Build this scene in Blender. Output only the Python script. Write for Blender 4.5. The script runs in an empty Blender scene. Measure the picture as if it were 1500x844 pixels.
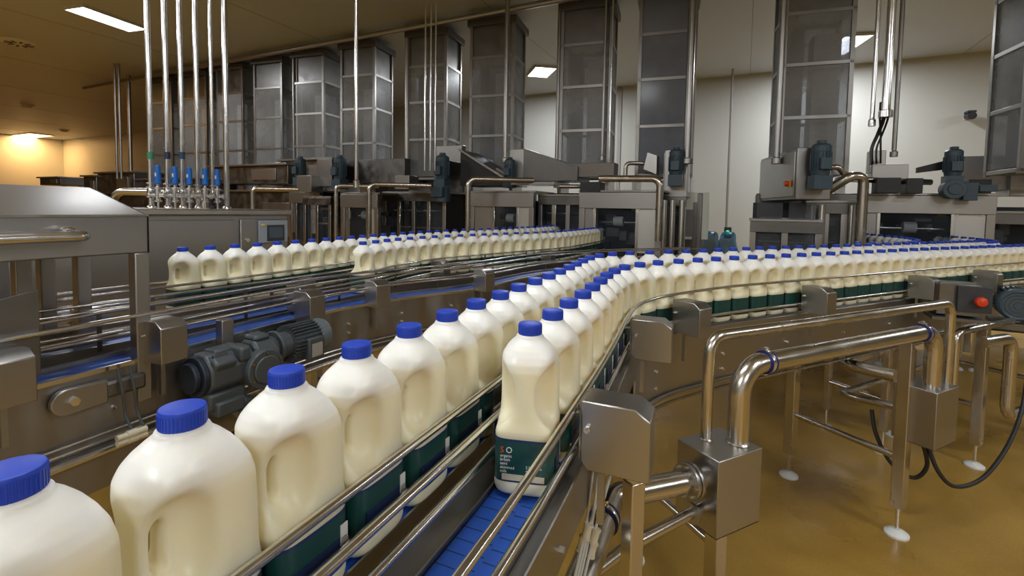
import bpy, math, random
import numpy as np
from mathutils import Vector, Matrix
random.seed(7)
sc = bpy.context.scene
C = sc.collection
PI = math.pi
# ------------------------------------------------------------------ camera
F, CY, TH, RO, ZC = 700.0, 343.0, 0.0539, 0.0171, 1.35
cd = bpy.data.cameras.new('camera'); cam = bpy.data.objects.new('camera', cd); C.objects.link(cam)
cd.sensor_fit = 'HORIZONTAL'; cd.sensor_width = 36; cd.lens = 36 * F / 1500
cd.shift_y = -(422 - CY) / 1500; cd.clip_start = .02; cd.clip_end = 200
cam.location = (0, 0, ZC)
cam.matrix_world = Matrix.Translation((0, 0, ZC)) @ Matrix.Rotation(PI / 2 - TH, 4, 'X') @ Matrix.Rotation(RO, 4, 'Z')
sc.camera = cam
# ------------------------------------------------------------------ view + world
sc.view_settings.view_transform = 'Standard'; sc.view_settings.look = 'None'
sc.view_settings.gamma = 1; sc.view_settings.use_curve_mapping = False
sc.view_settings.exposure = 0.0
w = bpy.data.worlds.new('world'); sc.world = w; w.use_nodes = True
w.node_tree.nodes['Background'].inputs[0].default_value = (.55, .6, .68, 1)
w.node_tree.nodes['Background'].inputs[1].default_value = .12
sc.cycles.max_bounces = 7; sc.cycles.diffuse_bounces = 3; sc.cycles.glossy_bounces = 4
sc.cycles.transparent_max_bounces = 10; sc.cycles.transmission_bounces = 3
sc.cycles.caustics_reflective = False; sc.cycles.caustics_refractive = False
sc.cycles.sample_clamp_indirect = 3.0; sc.cycles.use_denoising = True
# room frame: a runs to the left along the back wall, b away from the camera
DA = Vector((-.9, .436, 0)); DB = Vector((.436, .9, 0))
def room(a, b, z=0): return DA * a + DB * b + Vector((0, 0, z))
ROOM_YAW = math.atan2(-.436, .9)         # local +x runs to the right along the machine row, +y away
HC = 3.9
LIGHT_K = 1.0
# (a, b, half length, half width, power, colour)
LIGHTS = [(4.35, 2.75), (-2.55, 6.2), (1.9, 8.1), (19.5, 14)]
def area(name, loc, sx, sy, power, col, yaw=ROOM_YAW, rot=None):
    l = bpy.data.lights.new(name, 'AREA'); l.shape = 'RECTANGLE'; l.size = sx; l.size_y = sy; l.energy = power; l.color = col
    o = bpy.data.objects.new(name, l); C.objects.link(o); o.location = loc; o.rotation_euler = rot or (0, 0, yaw); return o
# ------------------------------------------------------------------ materials
def hexc(h): 
    return tuple(((int(h[i:i+2], 16) / 255 + .055) / 1.055) ** 2.4 if int(h[i:i+2], 16) > 10 else int(h[i:i+2], 16) / 3294 for i in (0, 2, 4)) + (1,)
MATS = {}
def mat(name, col, rough=.5, metal=0., noise=0., nscale=8., stretch=(1, 1, 1), bump=0., spec=.5, alpha=1., sss=0., rnoise=0.):
    m = bpy.data.materials.new(name); m.use_nodes = True; MATS[name] = m
    nt = m.node_tree; b = nt.nodes['Principled BSDF']
    if len(col) == 3: col = tuple(col) + (1,)
    b.inputs['Base Color'].default_value = col; b.inputs['Roughness'].default_value = rough; b.inputs['Metallic'].default_value = metal
    b.inputs['Specular IOR Level'].default_value = spec; b.inputs['Alpha'].default_value = alpha
    if sss:
        b.inputs['Subsurface Weight'].default_value = sss; b.inputs['Subsurface Radius'].default_value = (1, .8, .55); b.inputs['Subsurface Scale'].default_value = .03
    if noise or bump or rnoise:
        tc = nt.nodes.new('ShaderNodeTexCoord'); mp = nt.nodes.new('ShaderNodeMapping'); mp.inputs['Scale'].default_value = stretch
        nz = nt.nodes.new('ShaderNodeTexNoise'); nz.inputs['Scale'].default_value = nscale; nz.inputs['Detail'].default_value = 5
        nt.links.new(tc.outputs['Object'], mp.inputs[0]); nt.links.new(mp.outputs[0], nz.inputs['Vector'])
        if noise:
            r = nt.nodes.new('ShaderNodeMix'); r.data_type = 'RGBA'
            r.inputs[6].default_value = tuple(c * (1 - noise) for c in col[:3]) + (1,); r.inputs[7].default_value = tuple(min(1, c * (1 + noise)) for c in col[:3]) + (1,)
            nt.links.new(nz.outputs[0], r.inputs[0]); nt.links.new(r.outputs[2], b.inputs['Base Color'])
        if rnoise:
            mr = nt.nodes.new('ShaderNodeMapRange'); mr.inputs[1].default_value = .3; mr.inputs[2].default_value = .7
            mr.inputs[3].default_value = max(.02, rough - rnoise); mr.inputs[4].default_value = rough + rnoise
            nt.links.new(nz.outputs[0], mr.inputs[0]); nt.links.new(mr.outputs[0], b.inputs['Roughness'])
        if bump:
            bp = nt.nodes.new('ShaderNodeBump'); bp.inputs['Strength'].default_value = bump; bp.inputs['Distance'].default_value = .004
            nt.links.new(nz.outputs[0], bp.inputs['Height']); nt.links.new(bp.outputs[0], b.inputs['Normal'])
    return m
def emit(name, col, s):
    m = bpy.data.materials.new(name); m.use_nodes = True; nt = m.node_tree; nt.nodes.clear(); MATS[name] = m
    e = nt.nodes.new('ShaderNodeEmission'); o = nt.nodes.new('ShaderNodeOutputMaterial'); e.inputs[0].default_value = tuple(col) + (1,); e.inputs[1].default_value = s
    nt.links.new(e.outputs[0], o.inputs[0]); return m
STEEL = mat('brushed_steel', (.43, .42, .41), .33, 1, noise=.03, nscale=3, rnoise=.02)
STEELH = mat('brushed_sheet_steel', (.39, .38, .37), .38, 1, noise=.04, nscale=2, rnoise=.03)
TFRAME = mat('dull_tower_frame', (.30, .29, .28), .38, 1, noise=.1, nscale=6)
RAIL = mat('polished_rail_steel', (.80, .80, .80), .2, 1, noise=.05, nscale=20, rnoise=.04)
SMOKED = None
PIPE = mat('polished_pipe_steel', (.60, .57, .52), .24, 1, noise=.06, nscale=12, rnoise=.05)
PANEL = mat('worn_steel_panel', (.33, .32, .315), .42, 1, noise=.22, nscale=5, stretch=(3, 3, .8), rnoise=.12)
DARKST = mat('dark_steel', (.20, .195, .19), .38, 1, noise=.2, nscale=9, rnoise=.1)
BLACK = mat('black_rubber', (.02, .02, .022), .5)
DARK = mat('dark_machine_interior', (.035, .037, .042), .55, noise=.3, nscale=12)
BLUEC = mat('blue_cap_plastic', hexc('2545b8'), .42, spec=.4)
BELT = mat('blue_belt_plastic', hexc('1c4aa0'), .38, noise=.12, nscale=30)
VALVEB = mat('blue_valve_plastic', hexc('1166bb'), .4)
MOTORG = mat('grey_painted_motor', (.062, .074, .082), .42, noise=.12, nscale=25, bump=.15)
MOTORB = mat('blue_grey_motor', (.05, .085, .115), .42, noise=.15, nscale=25)
WHITE = mat('white_plastic', (.75, .76, .74), .5)
CREAMP = mat('cream_connector', (.6, .55, .42), .5)
WALL = mat('painted_wall', (.60, .60, .56), .55, noise=.03, nscale=1.5)
CEIL = mat('ceiling_panel', (.55, .59, .65), .5, noise=.05, nscale=.8)
GREEND = mat('dark_green_label', (.008, .058, .05), .4)
NAVY = mat('navy_label', (.012, .03, .10), .4)
INK = mat('white_ink', (.8, .8, .78), .5)
INKR = mat('red_ink', (.75, .08, .03), .5)
RED = mat('red_button', hexc('d8401a'), .35)
YEL = mat('yellow_plastic', (.8, .6, .05), .5)
def bottle_mat():
    m = mat('milk_bottle_plastic', (.86, .80, .68), .33, spec=.4, sss=.6)
    nt = m.node_tree; b = nt.nodes['Principled BSDF']
    tc = nt.nodes.new('ShaderNodeTexCoord'); sp = nt.nodes.new('ShaderNodeSeparateXYZ'); nt.links.new(tc.outputs['Object'], sp.inputs[0])
    mr = nt.nodes.new('ShaderNodeMapRange'); mr.inputs[1].default_value = .188; mr.inputs[2].default_value = .214
    nt.links.new(sp.outputs[2], mr.inputs[0])
    mx = nt.nodes.new('ShaderNodeMix'); mx.data_type = 'RGBA'; mx.inputs[6].default_value = (.97, .865, .62, 1); mx.inputs[7].default_value = (.88, .87, .82, 1)
    nt.links.new(mr.outputs[0], mx.inputs[0]); nt.links.new(mx.outputs[2], b.inputs['Base Color'])
    return m
MILK = bottle_mat()
def floor_mat():
    m = mat('ochre_resin_floor', (.40, .25, .055), .4)
    nt = m.node_tree; b = nt.nodes['Principled BSDF']
    tc = nt.nodes.new('ShaderNodeTexCoord')
    n1 = nt.nodes.new('ShaderNodeTexNoise'); n1.inputs['Scale'].default_value = 1.6; n1.inputs['Detail'].default_value = 6; n1.inputs['Roughness'].default_value = .6
    n2 = nt.nodes.new('ShaderNodeTexNoise'); n2.inputs['Scale'].default_value = 120; n2.inputs['Detail'].default_value = 2
    nt.links.new(tc.outputs['Object'], n1.inputs['Vector']); nt.links.new(tc.outputs['Object'], n2.inputs['Vector'])
    cr = nt.nodes.new('ShaderNodeValToRGB'); cr.color_ramp.elements[0].position = .3; cr.color_ramp.elements[0].color = (.34, .19, .030, 1)
    cr.color_ramp.elements[1].position = .72; cr.color_ramp.elements[1].color = (.60, .36, .075, 1)
    nt.links.new(n1.outputs[0], cr.inputs[0])
    mx = nt.nodes.new('ShaderNodeMix'); mx.data_type = 'RGBA'; mx.blend_type = 'MULTIPLY'; mx.inputs[0].default_value = .35
    nt.links.new(cr.outputs[0], mx.inputs[6]); nt.links.new(n2.outputs[0], mx.inputs[7]); nt.links.new(mx.outputs[2], b.inputs['Base Color'])
    mr = nt.nodes.new('ShaderNodeMapRange'); mr.inputs[1].default_value = .35; mr.inputs[2].default_value = .65; mr.inputs[3].default_value = .24; mr.inputs[4].default_value = .46
    nt.links.new(n1.outputs[0], mr.inputs[0]); nt.links.new(mr.outputs[0], b.inputs['Roughness'])
    bp = nt.nodes.new('ShaderNodeBump'); bp.inputs['Strength'].default_value = .12; bp.inputs['Distance'].default_value = .003
    nt.links.new(n2.outputs[0], bp.inputs['Height']); nt.links.new(bp.outputs[0], b.inputs['Normal'])
    return m
FLOOR = floor_mat()
def clear_mat(name, col, fac, rough=.15):
    m = bpy.data.materials.new(name); m.use_nodes = True; nt = m.node_tree; nt.nodes.clear(); MATS[name] = m
    o = nt.nodes.new('ShaderNodeOutputMaterial'); t = nt.nodes.new('ShaderNodeBsdfTransparent'); p = nt.nodes.new('ShaderNodeBsdfPrincipled')
    t.inputs[0].default_value = (.85, .87, .9, 1)
    p.inputs['Base Color'].default_value = tuple(col) + (1,); p.inputs['Roughness'].default_value = rough
    mx = nt.nodes.new('ShaderNodeMixShader')
    tc = nt.nodes.new('ShaderNodeTexCoord'); nz = nt.nodes.new('ShaderNodeTexNoise'); nz.inputs['Scale'].default_value = 2.2; nz.inputs['Detail'].default_value = 4
    mr = nt.nodes.new('ShaderNodeMapRange'); mr.inputs[1].default_value = .3; mr.inputs[2].default_value = .7; mr.inputs[3].default_value = max(0, fac - .12); mr.inputs[4].default_value = min(1, fac + .12)
    nt.links.new(tc.outputs['Object'], nz.inputs['Vector']); nt.links.new(nz.outputs[0], mr.inputs[0]); nt.links.new(mr.outputs[0], mx.inputs[0])
    nt.links.new(t.outputs[0], mx.inputs[1]); nt.links.new(p.outputs[0], mx.inputs[2]); nt.links.new(mx.outputs[0], o.inputs[0])
    return m
SMOKE = clear_mat('scuffed_clear_panel', (.46, .46, .45), .36, .3)
GLASS = clear_mat('machine_guard_glass', (.10, .12, .15), .14, .12)
SMOKED = clear_mat('smoked_guard_panel', (.15, .16, .18), .32, .15)
FILM = clear_mat('blue_plastic_film', (.10, .38, .60), .62, .25)
# ------------------------------------------------------------------ geometry helpers
class MB:
    def __init__(s): s.v = []; s.f = []
    def add(s, vs, fs):
        n = len(s.v); s.v += [tuple(v) for v in vs]; s.f += [tuple(i + n for i in f) for f in fs]; return s
    def box(s, c, d, yaw=0, M=None):
        c = Vector(c); hx, hy, hz = d[0] / 2, d[1] / 2, d[2] / 2
        R = M or Matrix.Rotation(yaw, 3, 'Z')
        vs = [c + R @ Vector((x * hx, y * hy, z * hz)) for x in (-1, 1) for y in (-1, 1) for z in (-1, 1)]
        return s.add(vs, [(0, 1, 3, 2), (4, 6, 7, 5), (0, 4, 5, 1), (2, 3, 7, 6), (0, 2, 6, 4), (1, 5, 7, 3)])
    def bar(s, p, q, wd, hg=None, roll=0):
        p, q = Vector(p), Vector(q); hg = hg or wd; d = (q - p); L = d.length; d.normalize()
        up = Vector((0, 0, 1)) if abs(d.z) < .95 else Vector((math.cos(roll), math.sin(roll), 0))
        x = d.cross(up).normalized(); y = x.cross(d).normalized()
        vs = [a + x * (i * wd / 2) + y * (j * hg / 2) for a in (p, q) for i, j in ((-1, -1), (1, -1), (1, 1), (-1, 1))]
        return s.add(vs, [(3, 2, 1, 0), (4, 5, 6, 7), (0, 1, 5, 4), (1, 2, 6, 5), (2, 3, 7, 6), (3, 0, 4, 7)])
    def prism(s, poly, z0, z1, f=None):
        n = len(poly); g = f or (lambda x, y, z: (x, y, z))
        vs = [g(x, y, z0) for x, y in poly] + [g(x, y, z1) for x, y in poly]
        return s.add(vs, [tuple(range(n - 1, -1, -1)), tuple(range(n, 2 * n))] + [(i, (i + 1) % n, n + (i + 1) % n, n + i) for i in range(n)])
    def tube(s, pts, r, seg=12, bend=0., closed=False, caps=True):
        P = [Vector(p) for p in pts]
        if bend: P = round_path(P, bend)
        if closed: P = P + [P[0]]
        n = len(P); T = []
        for i in range(n):
            if closed and i in (0, n - 1): t = (P[1] - P[0]).normalized() + (P[-1] - P[-2]).normalized()
            else: t = (P[min(i + 1, n - 1)] - P[i]).normalized() + (P[i] - P[max(i - 1, 0)]).normalized()
            T.append(t.normalized())
        u = T[0].orthogonal().normalized(); rings = []
        if abs(T[0].z) < .9: u = Vector((0, 0, 1)); u = (u - T[0] * u.dot(T[0])).normalized()
        for i in range(n):
            u = (u - T[i] * u.dot(T[i])).normalized(); wv = T[i].cross(u)
            k = 1
            if 0 < i < n - 1:
                c = (P[i + 1] - P[i]).normalized().dot((P[i] - P[i - 1]).normalized()); k = 1 / max(.6, math.sqrt((1 + max(-.5, c)) / 2))
            rr = r[i] if isinstance(r, (list, tuple)) else r
            rings.append([P[i] + (u * math.cos(2 * PI * j / seg) + wv * math.sin(2 * PI * j / seg)) * rr for j in range(seg)])
        vs = [v for ring in rings for v in ring]; fs = []
        for i in range(n - 1):
            for j in range(seg):
                a = i * seg + j; b = i * seg + (j + 1) % seg; fs.append((a, b, b + seg, a + seg))
        if caps and not closed: fs += [tuple(range(seg - 1, -1, -1)), tuple(range((n - 1) * seg, n * seg))]
        return s.add(vs, fs)
    def lathe(s, prof, seg=24, M=None):
        M = M or Matrix.Identity(4); vs = []; fs = []; n = len(prof)
        for r, z in prof:
            for j in range(seg): vs.append(M @ Vector((r * math.cos(2 * PI * j / seg), r * math.sin(2 * PI * j / seg), z)))
        for i in range(n - 1):
            for j in range(seg):
                a = i * seg + j; b = i * seg + (j + 1) % seg; fs.append((a, b, b + seg, a + seg))
        fs += [tuple(range(seg - 1, -1, -1)), tuple(range((n - 1) * seg, n * seg))]
        return s.add(vs, fs)
    def cyl(s, p, q, r, seg=16, r2=None):
        p, q = Vector(p), Vector(q); d = (q - p).normalized(); M = Matrix.Translation(p) @ d.to_track_quat('Z', 'Y').to_matrix().to_4x4()
        return s.lathe([(r, 0), (r if r2 is None else r2, (q - p).length)], seg, M)
    def sweep(s, path, prof, caps=True):
        """prof: closed polygon of (offset to the right of the path, z); path: list of (x, y)"""
        n = len(path); m = len(prof); vs = []
        for i in range(n):
            nx, ny = pnormal(path, i)
            for o, z in prof: vs.append((path[i][0] + nx * o, path[i][1] + ny * o, z))
        fs = []
        for i in range(n - 1):
            for j in range(m):
                a = i * m + j; b = i * m + (j + 1) % m; fs.append((a, b, b + m, a + m))
        if caps: fs += [tuple(range(m - 1, -1, -1)), tuple(range((n - 1) * m, n * m))]
        return s.add(vs, fs)
def round_path(P, R, n=7):
    out = [P[0]]
    for i in range(1, len(P) - 1):
        a = (P[i - 1] - P[i]); b = (P[i + 1] - P[i]); la, lb = a.length, b.length; a.normalize(); b.normalize()
        ang = a.angle(b)
        if ang > 3.1: out.append(P[i]); continue
        t = min(R / math.tan(ang / 2), la * .49, lb * .49); r = t * math.tan(ang / 2)
        c = P[i] + (a + b).normalized() * (r / math.sin(ang / 2)); s0 = (P[i] + a * t - c).normalized(); s1 = (P[i] + b * t - c).normalized(); om = s0.angle(s1)
        for k in range(n + 1): out.append(c + (s0 * math.sin((1 - k / n) * om) + s1 * math.sin(k / n * om)) * (r / math.sin(om)))
    out.append(P[-1]); return out
def pnormal(path, i):
    a = path[max(i - 1, 0)]; b = path[min(i + 1, len(path) - 1)]; dx, dy = b[0] - a[0], b[1] - a[1]; L = math.hypot(dx, dy) or 1
    return dy / L, -dx / L
def catmull(pts, n=8):
    P = [pts[0]] + list(pts) + [pts[-1]]; out = []
    for i in range(1, len(P) - 2):
        for k in range(n):
            t = k / n; o = []
            for d in range(len(P[0])):
                a, b, c, e = P[i - 1][d], P[i][d], P[i + 1][d], P[i + 2][d]
                o.append(.5 * (2 * b + (c - a) * t + (2 * a - 5 * b + 4 * c - e) * t * t + (3 * b - a - 3 * c + e) * t ** 3))
            out.append(tuple(o))
    out.append(tuple(P[-2])); return out
def offset(path, o): return [(p[0] + pnormal(path, i)[0] * o, p[1] + pnormal(path, i)[1] * o) for i, p in enumerate(path)]
def arclen(path):
    s = [0.]
    for i in range(1, len(path)): s.append(s[-1] + math.dist(path[i], path[i - 1]))
    return s
def along(path, d):
    s = arclen(path)
    for i in range(1, len(path)):
        if s[i] >= d or i == len(path) - 1:
            t = (d - s[i - 1]) / max(1e-9, s[i] - s[i - 1]); a, b = path[i - 1], path[i]
            return a[0] + (b[0] - a[0]) * t, a[1] + (b[1] - a[1]) * t, math.atan2(b[1] - a[1], b[0] - a[0])
def s_near(path, p):
    s = arclen(path); best = min(range(len(path)), key=lambda i: math.dist(path[i], p)); bs, bd = s[best], 1e9
    for k in range(-40, 41):
        d = max(0, min(s[-1], s[best] + k * .005)); q = along(path, d); e = math.dist(q[:2], p)
        if e < bd: bs, bd = d, e
    return bs
def sub(path, s0, s1, step=.05):
    n = max(2, int((s1 - s0) / step)); return [along(path, s0 + (s1 - s0) * k / n)[:2] for k in range(n + 1)]
# ------------------------------------------------------------------ object helpers
def mesh_obj(name, mb, m, smooth=True):
    me = bpy.data.meshes.new(name); me.from_pydata([tuple(v) for v in mb.v], [], mb.f); me.update()
    if smooth:
        me.shade_smooth(); me.set_sharp_from_angle(angle=math.radians(38))
    me.materials.append(m); o = bpy.data.objects.new(name, me); C.objects.link(o); return o
def part(name, mb, m, parent, bevel=0., world=False, label=None, smooth=True, kind=None):
    if world:
        P = parent
        Mx = Matrix.Identity(4)
        while P is not None: Mx = Matrix.Translation(P.location) @ Matrix.Rotation(P.rotation_euler.z, 4, 'Z') @ Mx; P = P.parent
        Mi = Mx.inverted(); mb.v = [tuple(Mi @ Vector(v)) for v in mb.v]
    o = mesh_obj(name, mb, m, smooth); o.parent = parent
    if bevel: bev(o, bevel)
    if label: o['label'] = label
    if kind: o['kind'] = kind
    return o
def bev(o, wd, seg=2):
    b = o.modifiers.new('bevel', 'BEVEL'); b.width = wd; b.segments = seg; b.limit_method = 'ANGLE'; b.angle_limit = math.radians(40); b.harden_normals = False
def tag(o, label, cat, group=None):
    o['label'] = label; o['category'] = cat
    if group: o['group'] = group
    return o
def thing(name, label, cat, loc=(0, 0, 0), yaw=0, group=None):
    o = bpy.data.objects.new(name, None); o.empty_display_size = .05; C.objects.link(o); o.location = loc; o.rotation_euler = (0, 0, yaw)
    return tag(o, label, cat, group)
def single(name, mb, m, label, cat, group=None, bevel=0., loc=(0, 0, 0), yaw=0, smooth=True):
    o = mesh_obj(name, mb, m, smooth); o.location = loc; o.rotation_euler = (0, 0, yaw)
    if bevel: bev(o, bevel)
    return tag(o, label, cat, group)
def struct(name, mb, m, smooth=False):
    o = mesh_obj(name, mb, m, smooth); o['kind'] = 'structure'; return o
def dup(root, loc, yaw, label=None, group=None):
    r = root.copy(); C.objects.link(r); r.location = loc; r.rotation_euler = (0, 0, yaw)
    if label: r['label'] = label
    if group: r['group'] = group
    for ch in list(root.children):
        c = ch.copy(); C.objects.link(c); c.parent = r
        for g in list(ch.children):
            d = g.copy(); C.objects.link(d); d.parent = c
    return r
def pix(u, v):
    a = u - 750.; b = v - CY; c, s = math.cos(RO), math.sin(RO); x = a * c + b * s; y = -a * s + b * c
    return x, F * math.cos(TH) - y * math.sin(TH), -(F * math.sin(TH) + y * math.cos(TH))
def atz(u, v, z): r = pix(u, v); t = (z - ZC) / r[2]; return Vector((r[0] * t, r[1] * t, z))
def aty(u, v, Y): r = pix(u, v); t = Y / r[1]; return Vector((r[0] * t, Y, ZC + r[2] * t))
def ORD(n):
    base = ['first', 'second', 'third', 'fourth', 'fifth', 'sixth', 'seventh', 'eighth', 'ninth', 'tenth', 'eleventh', 'twelfth', 'thirteenth', 'fourteenth', 'fifteenth', 'sixteenth', 'seventeenth', 'eighteenth', 'nineteenth', 'twentieth']
    if n <= 20: return base[n - 1]
    tens = {2: 'twenty', 3: 'thirty', 4: 'forty', 5: 'fifty'}; ten = {2: 'twentieth', 3: 'thirtieth', 4: 'fortieth', 5: 'fiftieth'}
    return ten[n // 10] if n % 10 == 0 else tens[n // 10] + '-' + base[n % 10 - 1]
# ------------------------------------------------------------------ room
A0, A1, B0, B1 = -14, 25.9, -7, 9.98
def quad(a0, a1, b0, b1, z0, z1):
    mb = MB(); vs = [room(a, b, z) for z in (z0, z1) for a, b in ((a0, b0), (a1, b0), (a1, b1), (a0, b1))]
    return mb.add(vs, [(0, 1, 2, 3), (7, 6, 5, 4), (0, 4, 5, 1), (1, 5, 6, 2), (2, 6, 7, 3), (3, 7, 4, 0)])
struct('floor', quad(A0 - .2, A1 + .2, B0 - .2, B1 + .2, -.12, 0), FLOOR)
struct('ceiling', quad(A0 - .2, A1 + .2, B0 - .2, B1 + .2, HC, HC + .15), CEIL)
struct('wall_back', quad(A0, A1, B1, B1 + .15, 0, HC), WALL)
struct('wall_front', quad(A0, A1, B0 - .15, B0, 0, HC), WALL)
struct('wall_left', quad(A1, A1 + .15, B0, B1, 0, HC), WALL)
struct('wall_right', quad(A0 - .15, A0, B0, B1, 0, HC), WALL)
mb = MB()
for i, a in enumerate(np.arange(A0 + 2, A1, 3.0)):
    mb.box(room(a, (B0 + B1) / 2, HC - .001), (.008, B1 - B0, .003), ROOM_YAW)
struct('trim_1', mb, mat('ceiling_seam', (.25, .24, .22), .5))
mb = MB()
for a in (-1.2, -4.4, 2.4): mb.box(room(a, B1 - .012, HC / 2), (.07, .025, HC), ROOM_YAW)
struct('trim_2', mb, mat('wall_joint_cover', (.42, .40, .37), .5))
# ------------------------------------------------------------------ milk bottle
HX, HY = .0535, .0515
PROF = [(0, .76), (.003, .88), (.008, .94), (.014, .96), (.019, .96), (.022, .945), (.089, .945), (.092, .965), (.098, .972), (.104, .955), (.112, .935), (.125, .93), (.16, .93), (.185, .925), (.197, .885), (.207, .80), (.215, .70), (.222, .575), (.226, .48), (.229, .42), (.2322, .40), (.2330, .345), (.240, .345)]
ZS = 1.05          # tall bottle: heights are stretched once the parts are made
NEXP = [(0, 4.5), (.02, 5.5), (.10, 5.2), (.18, 4.2), (.205, 3.0), (.222, 2.2), (.24, 2.0)]
def surface_nets(D, org, h):
    nx, ny, nz = D.shape; ins = D < 0
    cnt = np.zeros((nx - 1, ny - 1, nz - 1)); acc = np.zeros((nx - 1, ny - 1, nz - 1, 3))
    I = np.stack(np.meshgrid(np.arange(nx), np.arange(ny), np.arange(nz), indexing='ij'), -1).astype(float)
    crosses = []
    for ax in range(3):
        a = [slice(None)] * 3; b = [slice(None)] * 3; a[ax] = slice(0, -1); b[ax] = slice(1, None); a, b = tuple(a), tuple(b)
        cr = ins[a] != ins[b]; t = np.where(cr, D[a] / np.where(D[a] - D[b] == 0, 1, D[a] - D[b]), 0)
        P = I[a].copy(); P[..., ax] += t; crosses.append((ax, cr, ins[a]))
        o1, o2 = [k for k in range(3) if k != ax]
        for i in (0, 1):
            for j in (0, 1):
                s = [slice(None)] * 3; s[o1] = slice(i, D.shape[o1] - 1 + i); s[o2] = slice(j, D.shape[o2] - 1 + j); s = tuple(s)
                cnt += cr[s]; acc += P[s] * cr[s][..., None]
    act = cnt > 0; idx = -np.ones(act.shape, int); idx[act] = np.arange(act.sum()); V = acc[act] / cnt[act][:, None] * h + np.array(org)
    faces = []
    for ax, cr, insa in crosses:
        o1, o2 = [(1, 2), (2, 0), (0, 1)][ax]
        w_ = np.argwhere(cr)
        ok = (w_[:, o1] > 0) & (w_[:, o2] > 0) & (w_[:, o1] < D.shape[o1] - 1) & (w_[:, o2] < D.shape[o2] - 1); w_ = w_[ok]
        e1 = np.zeros(3, int); e1[o1] = 1; e2 = np.zeros(3, int); e2[o2] = 1
        g = lambda q: idx[q[:, 0], q[:, 1], q[:, 2]]
        q = np.stack([g(w_ - e1 - e2), g(w_ - e2), g(w_), g(w_ - e1)], 1)
        fl = ~insa[w_[:, 0], w_[:, 1], w_[:, 2]]; q[fl] = q[fl][:, ::-1]; faces.append(q)
    return V, np.concatenate(faces)
def bottle_body():
    h = .0017; m = .006; org = (-HX - m, -HY - m, -m); n = (int((2 * HX + 2 * m) / h) + 1, int((2 * HY + 2 * m) / h) + 1, int((.24 + 2 * m) / h) + 1)
    X, Y, Z = np.meshgrid(*[org[k] + h * np.arange(n[k]) for k in range(3)], indexing='ij')
    S = np.interp(Z, [p[0] for p in PROF], [p[1] for p in PROF]); E_ = np.interp(Z, [p[0] for p in NEXP], [p[1] for p in NEXP])
    hx, hy = HX * S, HY * S
    blend = np.clip((Z - .2) / .03, 0, 1); rr = (HX + HY) / 2 * S; hx = hx * (1 - blend) + rr * blend; hy = hy * (1 - blend) + rr * blend
    D = (((np.abs(X) / hx) ** E_ + (np.abs(Y) / hy) ** E_) ** (1 / E_) - 1) * np.minimum(hx, hy)
    D = np.maximum(D, -Z); D = np.maximum(D, Z - .240)
    def smax(a, b, k): q = np.maximum(k - np.abs(a - b), 0) / k; return np.maximum(a, b) + q * q * k / 4
    # neck ring
    ring = np.sqrt((np.sqrt(X * X + Y * Y) - .0202) ** 2 + ((Z - .2300) * 1.0) ** 2) - .0020; D = np.minimum(D, ring)
    for sy in (-1, 1):     # the two scoops that leave the handle standing at the back end
        cx, cy, cz = -.027, sy * .056, .149
        q = ((np.abs(X - cx) / .030) ** 2.4 + (np.abs(Y - cy) / .0425) ** 2.2 + (np.abs(Z - cz) / .047) ** 2.6) ** (1 / 2.4) - 1
        D = smax(D, -q * .024, .012)
    q = np.sqrt(((X + .0300) / .0055) ** 2 + (np.maximum(np.abs(Z - .146) - .014, 0) / .008) ** 2) - 1
    D = smax(D, -q * .0055, .005)
    # pressed side roundel line
    V, Fc = surface_nets(D, org, h)
    me = bpy.data.meshes.new('bottle_body'); me.from_pydata(V.tolist(), [], Fc.tolist()); me.update(); me.shade_smooth(); me.materials.append(MILK)
    return me
def sup(a, hx, hy, n):
    c, s = math.cos(a), math.sin(a); r = (abs(c / hx) ** n + abs(s / hy) ** n) ** (-1 / n); return r * c, r * s
def label_band(z0, z1, s=.953, seg=64, n=5.4):
    mb = MB(); vs = []
    for z in (z0, z1):
        for k in range(seg): x, y = sup(2 * PI * k / seg, HX * s, HY * s, n); vs.append((x, y, z))
    for z in (z1, z0):
        for k in range(seg): x, y = sup(2 * PI * k / seg, HX * (s - .02), HY * (s - .02), n); vs.append((x, y, z))
    fs = []
    for r in range(4):
        for k in range(seg): a = r * seg + k; b = r * seg + (k + 1) % seg; c = ((r + 1) % 4) * seg; fs.append((a, b, c + (k + 1) % seg, c + k))
    return mb.add(vs, fs)
def text_mesh(txt, size, M, ext=.0002):
    cu = bpy.data.curves.new('t', 'FONT'); cu.body = txt; cu.size = size; cu.extrude = ext; cu.resolution_u = 2
    o = bpy.data.objects.new('t', cu); C.objects.link(o); bpy.context.view_layer.update()
    me = bpy.data.meshes.new_from_object(o.evaluated_get(bpy.context.evaluated_depsgraph_get())); bpy.data.objects.remove(o)
    mb = MB(); mb.add([M @ v.co for v in me.vertices], [tuple(p.vertices) for p in me.polygons]); return mb
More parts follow.
